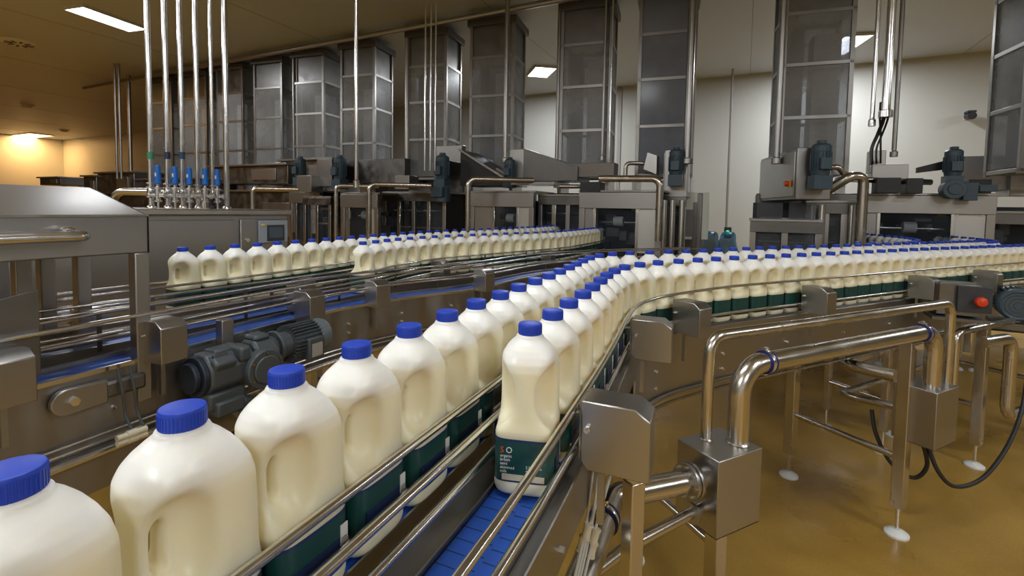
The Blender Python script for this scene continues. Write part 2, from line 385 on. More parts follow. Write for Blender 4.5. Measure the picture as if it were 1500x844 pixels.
def make_bottle(loc, yaw, label, group):
    t = thing('milk_bottle', label, 'bottle', loc, yaw, group)
    b = bpy.data.objects.new('bottle_body', bottle_body()); C.objects.link(b); b.parent = t
    cap = MB(); prof = [(.0170, .2335), (.0188, .2335), (.0190, .2345), (.0190, .2480), (.0182, .2497), (.0165, .2502), (.001, .2502)]
    cap.lathe(prof, 40)
    for k in range(40):
        a = 2 * PI * k / 40; cap.box((.0190 * math.cos(a), .0190 * math.sin(a), .2408), (.0007, .0014, .0118), a)
    part('bottle_cap', cap, BLUEC, t, label='blue ribbed screw cap')
    lb = part('bottle_label', label_band(.0235, .0875), GREEND, t, label='dark green and navy wraparound label')
    part('label_stripe', label_band(.0840, .0876, .9545), NAVY, lb); part('label_stripe', label_band(.0235, .0262, .9545), NAVY, lb)
    # navy panel and bar code on the long side (-y), name on the back end (-x)
    pn = MB(); pn.box((-.004, -HY * .955, .043), (.066, .0008, .032)); part('navy_panel', pn, NAVY, lb)
    bc = MB(); bc.box((.036, -HY * .956, .052), (.011, .001, .040)); o_ = part('barcode_panel', bc, INK, lb)
    bars = MB()
    for k in range(9): bars.box((.036, -HY * .961, .0365 + k * .0025), (.009, .0006, .0012 if k % 3 else .0006))
    part('barcode_lines', bars, BLACK, lb)
    Mb = Matrix.Translation((-HX * .958, .038, 0)) @ Matrix(((0, 0, -1, 0), (-1, 0, 0, 0), (0, 1, 0, 0), (0, 0, 0, 1)))
    def tm(s, size, x, z, mt, nm): 
        M_ = Mb @ Matrix.Translation((x, z, 0)); mbb = text_mesh(s, size, M_); part(nm, mbb, mt, lb)
    tm('S', .013, .002, .067, INKR, 'label_lettering'); tm('O', .013, .0105, .067, INK, 'label_lettering')
    g = MB()
    for i, s_ in enumerate(('organic', 'british', 'semi', 'skimmed', 'milk')):
        q = text_mesh(s_, .0062, Mb @ Matrix.Translation((.002, .0605 - i * .0058, 0))); g.add(q.v, q.f)
    for i, s_ in enumerate(('2.272 litres', '4 pints')):
        q = text_mesh(s_, .0055, Mb @ Matrix.Translation((.042, .046 - i * .006, 0))); g.add(q.v, q.f)
    part('label_lettering', g, INK, lb)
    ws = MB(); ws.box((-HX * .959, 0, .031), (.0008, .066, .009)); part('white_strip', ws, CREAMP, lb, label='cream strip at the foot of the label')
    done = set()
    for o in t.children_recursive:
        if o.data.name not in done:
            done.add(o.data.name)
            for v in o.data.vertices: v.co.z *= ZS
    return t
BOT = .9035
NB = [0]; bottle0 = [None]; near_children = []
def place_bottle(x, y, yaw, label, group, near):
    NB[0] += 1
    if bottle0[0] is None:
        bottle0[0] = make_bottle((x, y, BOT), yaw, label, group); return bottle0[0]
    b0 = bottle0[0]; r = b0.copy(); C.objects.link(r); r.location = (x, y, BOT); r.rotation_euler = (0, 0, yaw); r['label'] = label; r['group'] = group
    for ch in b0.children:
        c = ch.copy(); C.objects.link(c); c.parent = r
        if near:
            for g in ch.children: d = g.copy(); C.objects.link(d); d.parent = c
    return r
def line_of_bottles(path, s0, n, pitch, lab, group, near=0, twist=0):
    for k in range(n):
        x, y, a = along(path, s0 + k * pitch); j = random.uniform(-.03, .03) + (twist if k == 0 else 0)
        place_bottle(x + random.uniform(-.0015, .0015), y + random.uniform(-.0015, .0015), a + j, lab(k), group, k < near)
# ------------------------------------------------------------------ lanes
L1 = catmull([(-.575, -.30), (-.44, .08), (-.30, .415), (-.113, .845), (.022, 1.165), (.11, 1.372), (.195, 1.59), (.27, 1.80), (.345, 1.965), (.44, 2.09), (.56, 2.175), (.72, 2.245), (1.0, 2.39), (1.47, 2.655), (2.05, 2.93), (3.0, 3.40), (4.6, 4.20)])
L2 = catmull([(-.40, -.25), (-.22, .18), (-.03, .615), (.033, .764), (.121, .975), (.203, 1.185), (.29, 1.42), (.36, 1.575), (.435, 1.672), (.52, 1.75), (.62, 1.818), (.83, 1.945), (1.05, 2.062), (1.54, 2.31), (2.37, 2.735), (3.3, 3.17), (4.8, 3.88)])
LO = catmull([(-1.85, -.35), (-1.53, .35), (-1.20, 1.13), (-1.035, 1.53), (-.875, 1.905), (-.74, 2.14), (-.52, 2.40), (-.27, 2.62), (-.12, 2.82), (.06, 3.12), (.30, 3.42), (.75, 3.75), (1.6, 4.15)])
LF = catmull([(-2.1, -.1), (-1.55, 1.0), (-1.2, 1.62), (-.90, 2.17), (-.77, 2.46), (-.70, 2.70), (-.61, 2.92), (-.48, 3.14), (-.30, 3.35), (-.09, 3.59), (.08, 3.77), (.25, 3.96), (.44, 4.22), (.63, 4.56), (.87, 5.04), (1.0, 5.35)])
LB = catmull([(-2.35, .3), (-1.75, 1.25), (-1.36, 1.97), (-1.24, 2.22), (-1.13, 2.47), (-1.02, 2.78), (-.93, 3.05), (-.83, 3.32), (-.71, 3.62), (-.58, 3.88), (-.40, 4.15), (-.10, 4.55), (.25, 5.1), (.5, 5.6)])
R1 = catmull([(3.55, 5.0), (3.45, 4.6), (3.38, 4.2), (3.22, 3.82), (2.98, 3.52), (2.65, 3.27), (2.2, 3.17)])
R2 = catmull([(4.20, 4.9), (4.10, 4.5), (4.02, 4.18), (3.86, 3.85), (3.64, 3.60), (3.3, 3.44)])
P_ = .1145
s1 = s_near(L1, (-.3, .415)) - P_ + .010
line_of_bottles(L1, s1, 50, P_, lambda k: 'blue-capped milk bottle, %s from the front of the left near lane' % ORD(k + 1) if k < 20 else 'milk bottle in the rear row of the right run, %s from the front' % ORD(k + 1), 'milk bottles in the left near lane', 10)
s2 = s_near(L2, (.033, .764))
line_of_bottles(L2, s2, 44, P_, lambda k: ('lone leading milk bottle on the empty blue belt, dark label facing out' if k == 0 else 'blue-capped milk bottle, %s behind the leader on the outer lane' % ORD(k)) if k < 12 else 'milk bottle in the front row of the right run, %s from its leader' % ORD(k), 'milk bottles in the outer right lane', 8, .2)
s3 = s_near(LF, (-.77, 2.46)); line_of_bottles(LF, s3, 30, .117, lambda k: 'milk bottle in the front row on the left conveyor, %s from its start' % ORD(k + 1), 'milk bottles in the front row of the left conveyor')
s4 = s_near(LB, (-1.36, 1.97)); line_of_bottles(LB, s4, 38, .1125, lambda k: 'milk bottle in the rear row on the left conveyor, %s from its start' % ORD(k + 1), 'milk bottles in the rear row of the left conveyor')
line_of_bottles(R1, .35, 19, .113, lambda k: 'distant milk bottle on the inner curved feeder at right, %s from the machine' % ORD(k + 1), 'milk bottles on the inner feeder')
line_of_bottles(R2, .3, 12, .113, lambda k: 'distant milk bottle on the feeder at the far right edge, %s from the machine' % ORD(k + 1), 'milk bottles on the outer feeder')
# ------------------------------------------------------------------ conveyors
def belt_mesh(path, s0, s1):
    mb = MB(); mb.sweep(sub(path, s0, s1), [(-.0415, .899), (.0415, .899), (.0415, .9135), (-.0415, .9135)])
    return mb
def link_lines(path, s0, s1, step=.0254):
    mb = MB(); s = s0
    while s < s1:
        x, y, a = along(path, s); n = (math.sin(a), -math.cos(a)); t = (math.cos(a), math.sin(a))
        def P(o, d): return (x + n[0] * o + t[0] * d, y + n[1] * o + t[1] * d)
        for (o0, d0), (o1, d1) in ((( -.0415, 0), (-.012, 0)), ((-.012, .007), (.012, .007)), ((.012, 0), (.0415, 0))):
            p, q = P((o0 + o1) / 2, d0), None; mb.box((p[0], p[1], .9138), (abs(o1 - o0) - .002, .0012, .0008), a - PI / 2)
        s += step
    return mb
def rails(parent, path, offs, s0, s1, r=.006, step=.06, name='guide_rail'):
    for o, z in offs:
        mb = MB(); pth = offset(sub(path, s0, s1, step), o); mb.tube([(x, y, z) for x, y in pth], r, 10); part(name, mb, RAIL, parent, world=True)
def rail_post(mb, path, s, o, z0=.93, z1=1.03, w=.012):
    x, y, a = along(path, s); nx, ny = math.sin(a), -math.cos(a)
    mb.box((x + nx * o, y + ny * o, (z0 + z1) / 2), (.004, w * 2, z1 - z0), a - PI / 2)
def cover(parent, path, s, o, w=.112, d=.068, h=.117, zt=1.045, ch=.024, side=1):
    """folded steel cover over a rail bracket; w runs outwards, d along the lane"""
    x, y, a = along(path, s); nx, ny = math.sin(a) * side, -math.cos(a) * side; tx, ty = math.cos(a), math.sin(a)
    prof = [(0, zt), (w - ch, zt), (w, zt - ch * .75), (w, zt - h), (.012, zt - h), (0, zt - h + .014)]
    mb = MB(); vs = [(x + nx * (o + q) + tx * e, y + ny * (o + q) + ty * e, z) for e in (-d / 2, d / 2) for q, z in prof]; n = len(prof)
    fs = [tuple(range(n)), tuple(range(2 * n - 1, n - 1, -1))] + [(i, n + i, n + (i + 1) % n, (i + 1) % n) for i in range(n)]
    mb.add(vs, fs); c = part('bracket_cover', mb, STEEL, parent, bevel=.002, world=True)
    b = MB()
    for e in (-d / 2,): 
        p = Vector((x + nx * (o + .012) + tx * e, y + ny * (o + .012) + ty * e, zt - .045)); t = Vector((tx, ty, 0)); b.cyl(p + t * .001, p - t * .007, .0055, 6); b.cyl(p, p - t * .014, .003, 8)
    part('bolt', b, RAIL, c, world=True)
    k = MB()        # clamp plate, rods to the rails and hanger to the frame
    for zz in (zt - .035, zt - .095): k.cyl((x + nx * (o - .035), y + ny * (o - .035), zz), (x + nx * (o + .03), y + ny * (o + .03), zz), .005, 8)
    k.box((x + nx * (o - .004), y + ny * (o - .004), zt - .055), (.005, d * .6, .10), a - PI / 2)
    k.box((x + nx * (o + .03), y + ny * (o + .03), zt - h - .045), (.012, .012, .12), a - PI / 2)
    part('rail_bracket', k, STEELH, parent, world=True)
def bolts(parent, path, s0, s1, step, o, z, side=1, r=.006):
    mb = MB(); s = s0
    while s < s1:
        x, y, a = along(path, s); nx, ny = math.sin(a) * side, -math.cos(a) * side
        for zz in z: mb.cyl((x + nx * o, y + ny * o, zz), (x + nx * (o + .008), y + ny * (o + .008), zz), r, 8)
        s += step
    return part('bolt_row', mb, RAIL, parent, world=True)
def legframe(parent, x, y, a, w=.5, z=.72, o0=.0, bar=.36, hang=True):
    """H frame across the lane: x,y mid, a lane heading"""
    nx, ny = math.sin(a), -math.cos(a)
    for sgn, nm in ((-1, 'leg'), (1, 'leg')):
        px, py = x + nx * w / 2 * sgn, y + ny * w / 2 * sgn
        m = MB(); m.box((px, py, (z + .10) / 2 + .02), (.045, .045, z - .10), a); l = part('leg', m, PIPE, parent, bevel=.003, world=True)
        m = MB(); m.cyl((px, py, .02), (px, py, .13), .007, 8); part('threaded_rod', m, RAIL, l, world=True)
        m = MB(); m.lathe([(.042, 0), (.042, .008), (.030, .018), (.012, .024)], 20, Matrix.Translation((px, py, 0))); part('foot', m, WHITE, l, world=True, label='round white levelling foot')
    m = MB(); m.cyl((x - nx * w / 2, y - ny * w / 2, bar), (x + nx * w / 2, y + ny * w / 2, bar), .014, 12); part('crossbar', m, PIPE, parent, world=True)
# --- inner near conveyor (lane 1)
cv1 = thing('conveyor', 'inner steel conveyor carrying the big foreground row of milk bottles', 'conveyor', (.0, 1.1, 0))
e1 = arclen(L1)[-1]; e2 = arclen(L2)[-1]
part('belt', belt_mesh(L1, 0, e1), BELT, cv1, world=True, label='blue plastic chain belt')
m = MB(); m.sweep(sub(L1, 0, e1), [(.0435, .80), (.047, .80), (.047, .921), (.0435, .921)]); m.sweep(sub(L1, 0, e1), [(-.047, .80), (-.0435, .80), (-.0435, .921), (-.047, .921)])
m.sweep(sub(L1, 0, e1), [(-.044, .80), (.044, .80), (.044, .805), (-.044, .805)])
m.sweep(sub(L1, 0, 2.3), [(-.155, .86), (-.05, .86), (-.05, .905), (-.155, .905)])
part('side_frame', m, PANEL, cv1, world=True)
rails(cv1, L1, [(.062, 1.02), (.062, .957), (-.062, .957)], 0, e1)
m = MB()
for q in (.25, .95, 1.7, 2.4, 3.1): rail_post(m, L1, q + .35, .0705, .93, 1.03)
part('rail_bracket', m, DARKST, cv1, world=True)
# --- outer near conveyor (lane 2)
cv2 = thing('conveyor', 'outer steel conveyor with a bare blue belt in front of its leading bottle', 'conveyor', (.12, .95, 0))
part('belt', belt_mesh(L2, 0, e2), BELT, cv2, world=True, label='blue plastic chain belt')
part('belt_joints', link_lines(L2, .2, s_near(L2, (.2, 1.18))), mat('belt_joint_gap', (.01, .025, .07), .6), cv2, world=True, kind='stuff')
sN = s_near(L2, (.34, 1.54)); m = MB(); m.sweep(sub(L2, 0, sN), [(.0435, .815), (.0465, .815), (.0465, .921), (.0435, .921)]); m.sweep(sub(L2, sN, e2), [(.0435, .68), (.0465, .68), (.0465, .921), (.0435, .921)]); m.sweep(sub(L2, 0, e2), [(-.0465, .815), (-.0435, .815), (-.0435, .921), (-.0465, .921)])
part('side_frame', m, STEELH, cv2, world=True)
m = MB(); m.sweep(sub(L2, 0, sN), [(.047, .905), (.070, .917), (.072, .915), (.072, .82), (.066, .82), (.066, .909), (.047, .899)]); m.sweep(sub(L2, sN, e2), [(.047, .905), (.070, .917), (.072, .915), (.072, .70), (.066, .70), (.066, .909), (.047, .899)])
part('side_skirt', m, STEELH, cv2, world=True)
m = MB(); sB = s_near(L2, (.203, 1.185))
m.sweep(sub(L2, 0, sB), [(-.0475, .895), (-.0475, .917), (-.088, .933), (-.096, .925), (-.096, .92), (-.088, .926), (-.050, .912)])
part('divider_tray', m, DARKST, cv2, world=True, label='dark folded steel tray between the two lanes')
m = MB(); m.sweep(sub(L2, sB, e2), [(-.05, .90), (-.05, .905), (-.20, .905), (-.20, .90)]); part('divider_tray', m, DARKST, cv2, world=True)
rails(cv2, L2, [(.0615, .945)], 0, e2)
def rz(y): return float(np.interp(y, [.5, .92, 1.35, 1.9], [1.005, 1.02, 1.035, 1.052]))
m = MB(); m.tube([(x, y, rz(y)) for x, y in offset(sub(L2, 0, e2, .06), .0615)], .006, 10); part('guide_rail', m, RAIL, cv2, world=True); sC = s_near(L2, (.12, .975)); rails(cv2, L2, [(-.060, 1.0), (-.058, .947)], 0, e2)
m = MB(); sK = s_near(L2, (.035, .79)) ; rail_post(m, L2, sK, -.068, .93, 1.02, .016); rail_post(m, L2, sK + .7, -.068, .93, 1.02); rail_post(m, L2, .25, -.068, .93, 1.01)
part('rail_bracket', m, DARKST, cv2, world=True)
CVS = [(.085, .83), (.30, 1.44), (.57, 1.785), (1.28, 2.18), (2.10, 2.60), (2.75, 2.91), (3.5, 3.26)]
for i, p in enumerate(CVS): cover(cv2, L2, s_near(L2, p), .075, zt=1.045)
bolts(cv2, L2, .45, sN, .30, .072, (.855,)); bolts(cv2, L2, sN + .2, e2, .42, .072, (.80, .74))
for p in ((3.15, 3.1),):
    s = s_near(L2, p); x, y, a = along(L2, s); legframe(cv2, x - math.sin(a) * .0, y + math.cos(a) * .0, a, .5)
m = MB(); pth = offset(sub(L2, sN, e2), .082); m.tube([(x, y, .70) for x, y in pth], .009, 8); m.tube([(x, y, .672) for x, y in pth], .006, 8)
part('air_line', m, PIPE, cv2, world=True)
# --- left conveyor group
cv3 = thing('conveyor', 'left conveyor lane running empty past the geared motor, blue belt showing', 'conveyor', (-1.0, 1.5, 0))
e3 = arclen(LO)[-1]
part('belt', belt_mesh(LO, 0, e3), BELT, cv3, world=True, label='blue plastic chain belt')
m = MB(); m.sweep(sub(LO, 0, e3), [(.044, .70), (.050, .70), (.050, .914), (.044, .914)]); m.sweep(sub(LO, 0, e3), [(-.05, .70), (-.044, .70), (-.044, .925), (-.05, .925)])
part('side_panel', m, PANEL, cv3, world=True)
m = MB(); m.sweep(sub(LO, 0, e3), [(.044, .905), (.044, .9165), (.052, .9165), (.052, .905)]); part('edge_trim', m, RAIL, cv3, world=True)
m = MB(); m.sweep(sub(LO, 0, 2.2), [(.050, .59), (.056, .59), (.056, .71), (.050, .71)]); part('lower_beam', m, PANEL, cv3, world=True)
m = MB(); pth = offset(sub(LO, 0, e3), .075); m.tube([(x, y, .700) for x, y in pth], .011, 10); part('lower_rail', m, RAIL, cv3, world=True)
for z, o in ((.725, .066), (.742, .060)):
    m = MB(); pth = offset(sub(LO, 0, e3), o); m.tube([(x, y, z) for x, y in pth], .004, 8); part('air_line', m, PIPE, cv3, world=True)
rails(cv3, LO, [(.06, 1.03), (-.062, 1.03), (-.062, .965)], 0, e3, .0055)
rails(cv3, LO, [(.06, .975)], 1.9, e3, .0055)
for p in ((-1.215, 1.09), (-1.085, 1.40), (-.875, 1.905), (-.68, 2.22), (-.22, 2.68), (.55, 3.62)): cover(cv3, LO, s_near(LO, p), .045, w=.09, d=.075, h=.12, zt=1.025)
bolts(cv3, LO, .3, e3, .30, .050, (.84, .80), r=.005)
for p in ((-1.25, 1.0), (-.82, 1.99), (.2, 3.3)):
    x, y, a = along(LO, s_near(LO, p)); legframe(cv3, x - math.sin(a) * .12, y + math.cos(a) * .12, a, .40, .62, bar=.3)
cv4 = thing('conveyor', 'far left conveyor lane with the shorter front row of bottles', 'conveyor', (-.6, 2.9, 0))
e4 = arclen(LF)[-1]; e5 = arclen(LB)[-1]
part('belt', belt_mesh(LF, 0, e4), BELT, cv4, world=True)
m = MB(); m.sweep(sub(LF, 0, e4), [(.044, .70), (.048, .70), (.048, .921), (.044, .921)]); m.sweep(sub(LF, 0, e4), [(-.048, .70), (-.044, .70), (-.044, .921), (-.048, .921)]); part('side_frame', m, STEELH, cv4, world=True)
rails(cv4, LF, [(.062, 1.02), (.062, .955), (-.062, 1.02)], 0, e4, .0055); rails(cv4, LF, [(.10, .985), (.13, .95)], 0, e4 * .62, .0055)
for p in ((-.98, 2.02), (-.55, 3.03), (.2, 3.9)): cover(cv4, LF, s_near(LF, p), .075, w=.10, d=.07, h=.11, zt=1.03)
m = MB()
for q in np.arange(.4, e4, .45): rail_post(m, LF, q, .068, .91, 1.03, .006); rail_post(m, LF, q + .2, -.068, .91, 1.03, .006)
part('rail_bracket', m, DARKST, cv4, world=True)
cv5 = thing('conveyor', 'rearmost left conveyor lane with the long single row of bottles', 'conveyor', (-1.1, 2.5, 0))
part('belt', belt_mesh(LB, 0, e5), BELT, cv5, world=True)
m = MB(); m.sweep(sub(LB, 0, e5), [(.044, .70), (.048, .70), (.048, .921), (.044, .921)]); m.sweep(sub(LB, 0, e5), [(-.048, .70), (-.044, .70), (-.044, .921), (-.048, .921)]); part('side_frame', m, STEELH, cv5, world=True)
rails(cv5, LB, [(.062, 1.02), (.062, .955), (-.062, 1.02), (-.062, .955)], 0, e5, .0055)
for p in ((-1.53, 1.65), (-1.15, 2.42), (-.93, 3.05)): cover(cv5, LB, s_near(LB, p), .075, w=.09, d=.07, h=.10, zt=1.0)
for cv, L in ((cv4, LF), (cv5, LB)):
    for q in (.45, .62, .8):
        x, y, a = along(L, arclen(L)[-1] * q); legframe(cv, x, y, a, .12, .70)
for nm, L, lab in (('conveyor', R1, 'curved feeder conveyor bringing bottles out of the right-hand machine'), ('conveyor', R2, 'feeder conveyor at the far right edge joining the main run')):
    x, y, a = along(L, .8); c = thing(nm, lab, 'conveyor', (x, y, 0)); e = arclen(L)[-1]
    part('belt', belt_mesh(L, 0, e), BELT, c, world=True)
    m = MB(); m.sweep(sub(L, 0, e), [(.044, .70), (.048, .70), (.048, .921), (.044, .921)]); m.sweep(sub(L, 0, e), [(-.048, .70), (-.044, .70), (-.044, .921), (-.048, .921)]); part('side_frame', m, STEELH, c, world=True)
    rails(c, L, [(.062, 1.0), (-.062, 1.0)], 0, e, .006); legframe(c, x, y, a, .12, .70)

for c in (cv1, cv2, cv3, cv4, cv5):
    c.location.z = -.0125
    for ch in c.children:
        if ch.name.startswith('guide_rail'): ch.location.z = .0125
for o in C.objects:
    if o.name.startswith('conveyor') and o.parent is None and o.location.z == 0: o.location.z = -.0125
for o in C.objects:
    if o.name.startswith('foot') or o.name.startswith('threaded_rod'): o.location.z += .0125
# ------------------------------------------------------------------ left foreground: hood, handle, posts
cdir = Vector((.42, .907, 0)).normalized(); cperp = Vector((-cdir.y, cdir.x, 0))      # along the lanes / away to the left
yaw_l = math.atan2(cdir.y, cdir.x)
HE = Vector((-1.045, 1.37, 0))
hood = thing('machine_hood', 'broad stainless hood standing on square posts over the left conveyor', 'machine hood', tuple(HE), yaw_l)
# local x = towards the far end (0 at the end), local y = away to the left
Lh = 1.6
prof = [(0, 1.205), (0, 1.312), (.30, 1.392), (.62, 1.392), (.90, 1.31), (.90, 1.205), (.89, 1.205), (.89, 1.305), (.62, 1.384), (.30, 1.384), (.01, 1.306), (.01, 1.205)]
m = MB(); m.add([(x, y, z) for x in (-Lh, 0) for y, z in prof], [tuple(range(11, -1, -1)), tuple(range(12, 24))] + [(i, (i + 1) % 12, 12 + (i + 1) % 12, 12 + i) for i in range(12)])
m.add([(-.004, y, z) for y, z in prof[:6]] + [(.002, y, z) for y, z in prof[:6]], [(5, 4, 3, 2, 1, 0), (6, 7, 8, 9, 10, 11)])
part('hood_shell', m, STEELH, hood, bevel=.004)
m = MB(); m.box((-Lh / 2, -.002, 1.312), (Lh, .006, .006)); part('hood_trim', m, RAIL, hood)
m = MB(); m.tube([(-1.4, -.045, 1.262), (-.195, -.045, 1.262), (-.165, -.045, 1.262), (-.165, .0, 1.262)], .0135, 16, bend=.022)
h_ = part('handle', m, RAIL, hood, label='thick tubular steel handle'); m = MB(); m.lathe([(.016, 0), (.016, .004), (.009, .009), (.001, .010)], 16, Matrix.Translation((-.195, -.03, 1.276))); part('screw_cap', m, RAIL, h_)
for x, y, zb in ((-.022, .008, .78), (.0, .37, .885), (-.09, .365, .95), (-.15, .35, .95), (-.025, .87, .93), (-.40, .87, .93)):
    m = MB(); m.box((x, y, (1.206 + zb) / 2), (.036, .036, 1.206 - zb)); part('post', m, STEELH, hood, bevel=.003)
m = MB(); m.box((-.10, -.012, .845), (.15, .026, .045)); a_ = part('support_arm', m, DARKST, hood, bevel=.008)
m = MB(); m.prism([(-.205 + .034 * math.cos(t), .0 + .034 * math.sin(t)) for t in np.linspace(PI / 2, 3 * PI / 2, 10)] + [(-.12, -.030), (-.12, .030)], 0, .018, lambda x, y, z: (x, -z - .012, .845 + y)); part('clamp_plate', m, STEELH, a_, bevel=.003)
m = MB(); m.cyl((-.195, -.029, .845), (-.195, -.042, .845), .011, 6); part('bolt', m, RAIL, a_)
m = MB(); m.add([(-.62, -.008, .93), (-.245, -.008, .93), (-.245, -.008, 1.135), (-.62, -.008, 1.06), (-.62, -.002, .93), (-.245, -.002, .93), (-.245, -.002, 1.135), (-.62, -.002, 1.06)], [(0, 1, 2, 3), (7, 6, 5, 4), (0, 4, 5, 1), (1, 5, 6, 2), (2, 6, 7, 3), (3, 7, 4, 0)])
part('side_plate', m, DARKST, hood, bevel=.002, label='dark steel side plate hanging by the front posts')
BRASS = mat('brass_bolt', (.45, .32, .14), .35, 1)
# ------------------------------------------------------------------ geared motor beside the left conveyor
MO = Vector((-.895, 1.52, .80)); gm = thing('geared_motor', 'dark grey painted geared motor bolted beside the left conveyor', 'motor', (-.925, 1.495, .785), yaw_l - .02); gm.scale = (1.16, 1.16, 1.16)
m = MB()      # local x along the shaft towards the far end, y to the left (conveyor side), z up
def bxm(c, d, b=.0): m.box(c, d)
# gearbox: octagonal housing, axis x
def ngon_x(mb, x0, x1, r, n=8, rot=0, cy=0, cz=0, ry=1., rz=1.):
    vs = [(x, cy + r * ry * math.cos(rot + 2 * PI * k / n), cz + r * rz * math.sin(rot + 2 * PI * k / n)) for x in (x0, x1) for k in range(n)]
    mb.add(vs, [tuple(range(n)), tuple(range(2 * n - 1, n - 1, -1))] + [(k, n + k, n + (k + 1) % n, (k + 1) % n) for k in range(n)])
m = MB(); ngon_x(m, -.055, .075, .062, 8, PI / 8, 0, .03, 1.0, 1.0); m.box((.01, 0, .083), (.075, .05, .022)); m.box((-.02, -.045, .055), (.06, .03, .05), M=Matrix.Rotation(.6, 3, 'X')); m.box((.035, -.02, .075), (.03, .09, .04)); m.box((-.01, -.02, -.035), (.10, .07, .045)); part('gearbox', m, MOTORG, gm, bevel=.007)
m = MB(); ngon_x(m, .075, .145, .058, 8, PI / 8, -.012, .035, 1.0, 1.15); m.box((.105, -.012, .10), (.05, .055, .02)); part('gear_cover', m, MOTORG, gm, bevel=.009)
m = MB(); m.cyl((.085, -.050, .02), (.085, -.082, .02), .056, 28); m.cyl((.085, -.082, .02), (.085, -.088, .02), .040, 28); sf = part('side_flange', m, MOTORG, gm, bevel=.003)
for k in range(6):
    m = MB(); a = PI / 6 + k * PI / 3; m.cyl((.085 + .048 * math.cos(a), -.08, .02 + .048 * math.sin(a)), (.085 + .048 * math.cos(a), -.086, .02 + .048 * math.sin(a)), .0038, 6)
    part('flange_bolt', m, BRASS, sf)
for zx in ((-.02, .06), (.125, .055)):
    m = MB(); m.box((zx[0], -.035, .068), (.038, .030, .030), M=Matrix.Rotation(-.7, 3, 'X')); part('cover_lug', m, DARK, gm, bevel=.003)
m = MB(); m.cyl((-.055, 0, .03), (-.07, 0, .03), .054, 28); m.cyl((-.07, 0, .03), (-.085, 0, .03), .040, 24); part('output_flange', m, mat('blue_black_flange', (.012, .02, .035), .45), gm, bevel=.003)
m = MB(); m.cyl((.145, 0, .05), (.165, 0, .05), .036, 20); m.cyl((.165, 0, .05), (.178, 0, .05), .050, 24); m.cyl((.178, 0, .05), (.215, 0, .05), .040, 24); part('motor_adapter', m, MOTORG, gm, bevel=.003)
m = MB(); m.cyl((.21, 0, .05), (.315, 0, .05), .047, 28)
for k in range(30):
    a = 2 * PI * k / 30; m.box((.262, .051 * math.cos(a), .05 + .051 * math.sin(a)), (.105, .0028, .014), M=Matrix.Rotation(a - PI / 2, 3, 'X'))
part('finned_housing', m, MOTORG, gm)
m = MB(); m.lathe([(.057, 0), (.0575, .028), (.052, .045), (.036, .054), (.001, .056)], 32, Matrix.Translation((.308, 0, .05)) @ Matrix.Rotation(PI / 2, 4, 'Y')); part('fan_cowl', m, mat('light_grey_cowl', (.13, .15, .165), .35), gm)
m = MB(); m.box((.275, -.052, .03), (.06, .030, .070)); tb = part('terminal_box', m, MOTORG, gm, bevel=.004); m = MB(); m.box((.275, -.068, .026), (.040, .002, .042)); part('rating_plate', m, mat('rating_plate_metal', (.42, .40, .38), .5, .3), tb)
m = MB(); m.box((-.01, -.045, -.055), (.075, .05, .04)); m.cyl((.02, -.045, -.055), (.055, -.045, -.075), .022, 16); part('oil_sump', m, MOTORG, gm, bevel=.006)
m = MB(); m.box((.05, .05, .075), (.035, .03, .16)); m.box((.05, .085, .03), (.10, .05, .02)); part('mounting_bracket', m, STEELH, gm, bevel=.002)
for (q, nm, lab) in (((-1.06, 1.27), 'a', 'grey air hose with cream push fittings below the nearest left bracket cover'), ((-1.29, .83), 'b', 'dark hose with cream fitting at the bottom left edge of the left conveyor')):
    t = thing('air_hose', lab, 'hose', (q[0], q[1], .70)); d = cdir
    for k in (0, 1):
        m = MB(); p = Vector((0, 0, 0)) + d * (.028 * k); m.tube([p + Vector((0, 0, .20)), p + Vector((.012, 0, .13)), p + d * .01 + Vector((.006, 0, .06)), p + Vector((.045, -.01, .03))], .0035, 8, bend=.04); part('hose', m, MOTORG, t)
    m = MB(); 
    for k in (0, 1): p = Vector((.05, -.02, .015 + .014 * k)); m.cyl(p - d * .035, p + d * .035, .0085, 12); m.cyl(p - d * .012, p + d * .012, .011, 12)
    part('push_fitting', m, CREAMP, t)
t = thing('drip_tray', 'black drip tray with a yellow tab under the geared motor', 'tray', (-.80, 1.56, .60), yaw_l)
m = MB(); m.box((0, 0, 0), (.34, .16, .012)); m.box((0, -.08, .012), (.34, .008, .03)); part('tray', m, BLACK, t, bevel=.003); m = MB(); m.box((.08, -.088, .012), (.035, .004, .028)); part('yellow_tab', m, YEL, t)
m = MB(); m.bar((0, .08, -.005), (-.05, .17, .10), .03, .02); part('tray_arm', m, DARKST, t)
# ------------------------------------------------------------------ steel cabinet with touch panel
P0 = aty(196, 306, 2.55); P1 = aty(422, 311, 3.25); ya = math.atan2(P1.y - P0.y, P1.x - P0.x); Wc = math.hypot(P1.x - P0.x, P1.y - P0.y)
cab = thing('steel_cabinet', 'long brushed steel cabinet with a touch panel behind the left bottles', 'cabinet', (P0.x, P0.y, 0), ya)
m = MB(); m.box((Wc / 2 - .35, .40, .76), (Wc + .7, .78, 1.04)); part('body', m, STEELH, cab, bevel=.004)
m = MB(); m.box((Wc / 2 - .35, .40, 1.296), (Wc + .74, .84, .034)); part('top_plate', m, RAIL, cab, bevel=.006)
sx = Wc * .62
m = MB(); m.box((sx + (Wc - sx) / 2, -.002, .76), (Wc - sx - .02, .014, .98)); d_ = part('door', m, STEEL, cab, bevel=.003); m = MB(); m.cyl((sx + .05, -.008, 1.12), (sx + .05, -.02, 1.12), .012, 12); part('lock', m, RAIL, d_)
m = MB(); m.box((sx / 2 - .36, -.002, .76), (sx + .66, .014, .98)); part('front_panel', m, STEEL, cab, bevel=.003)
hx_ = Wc * .865
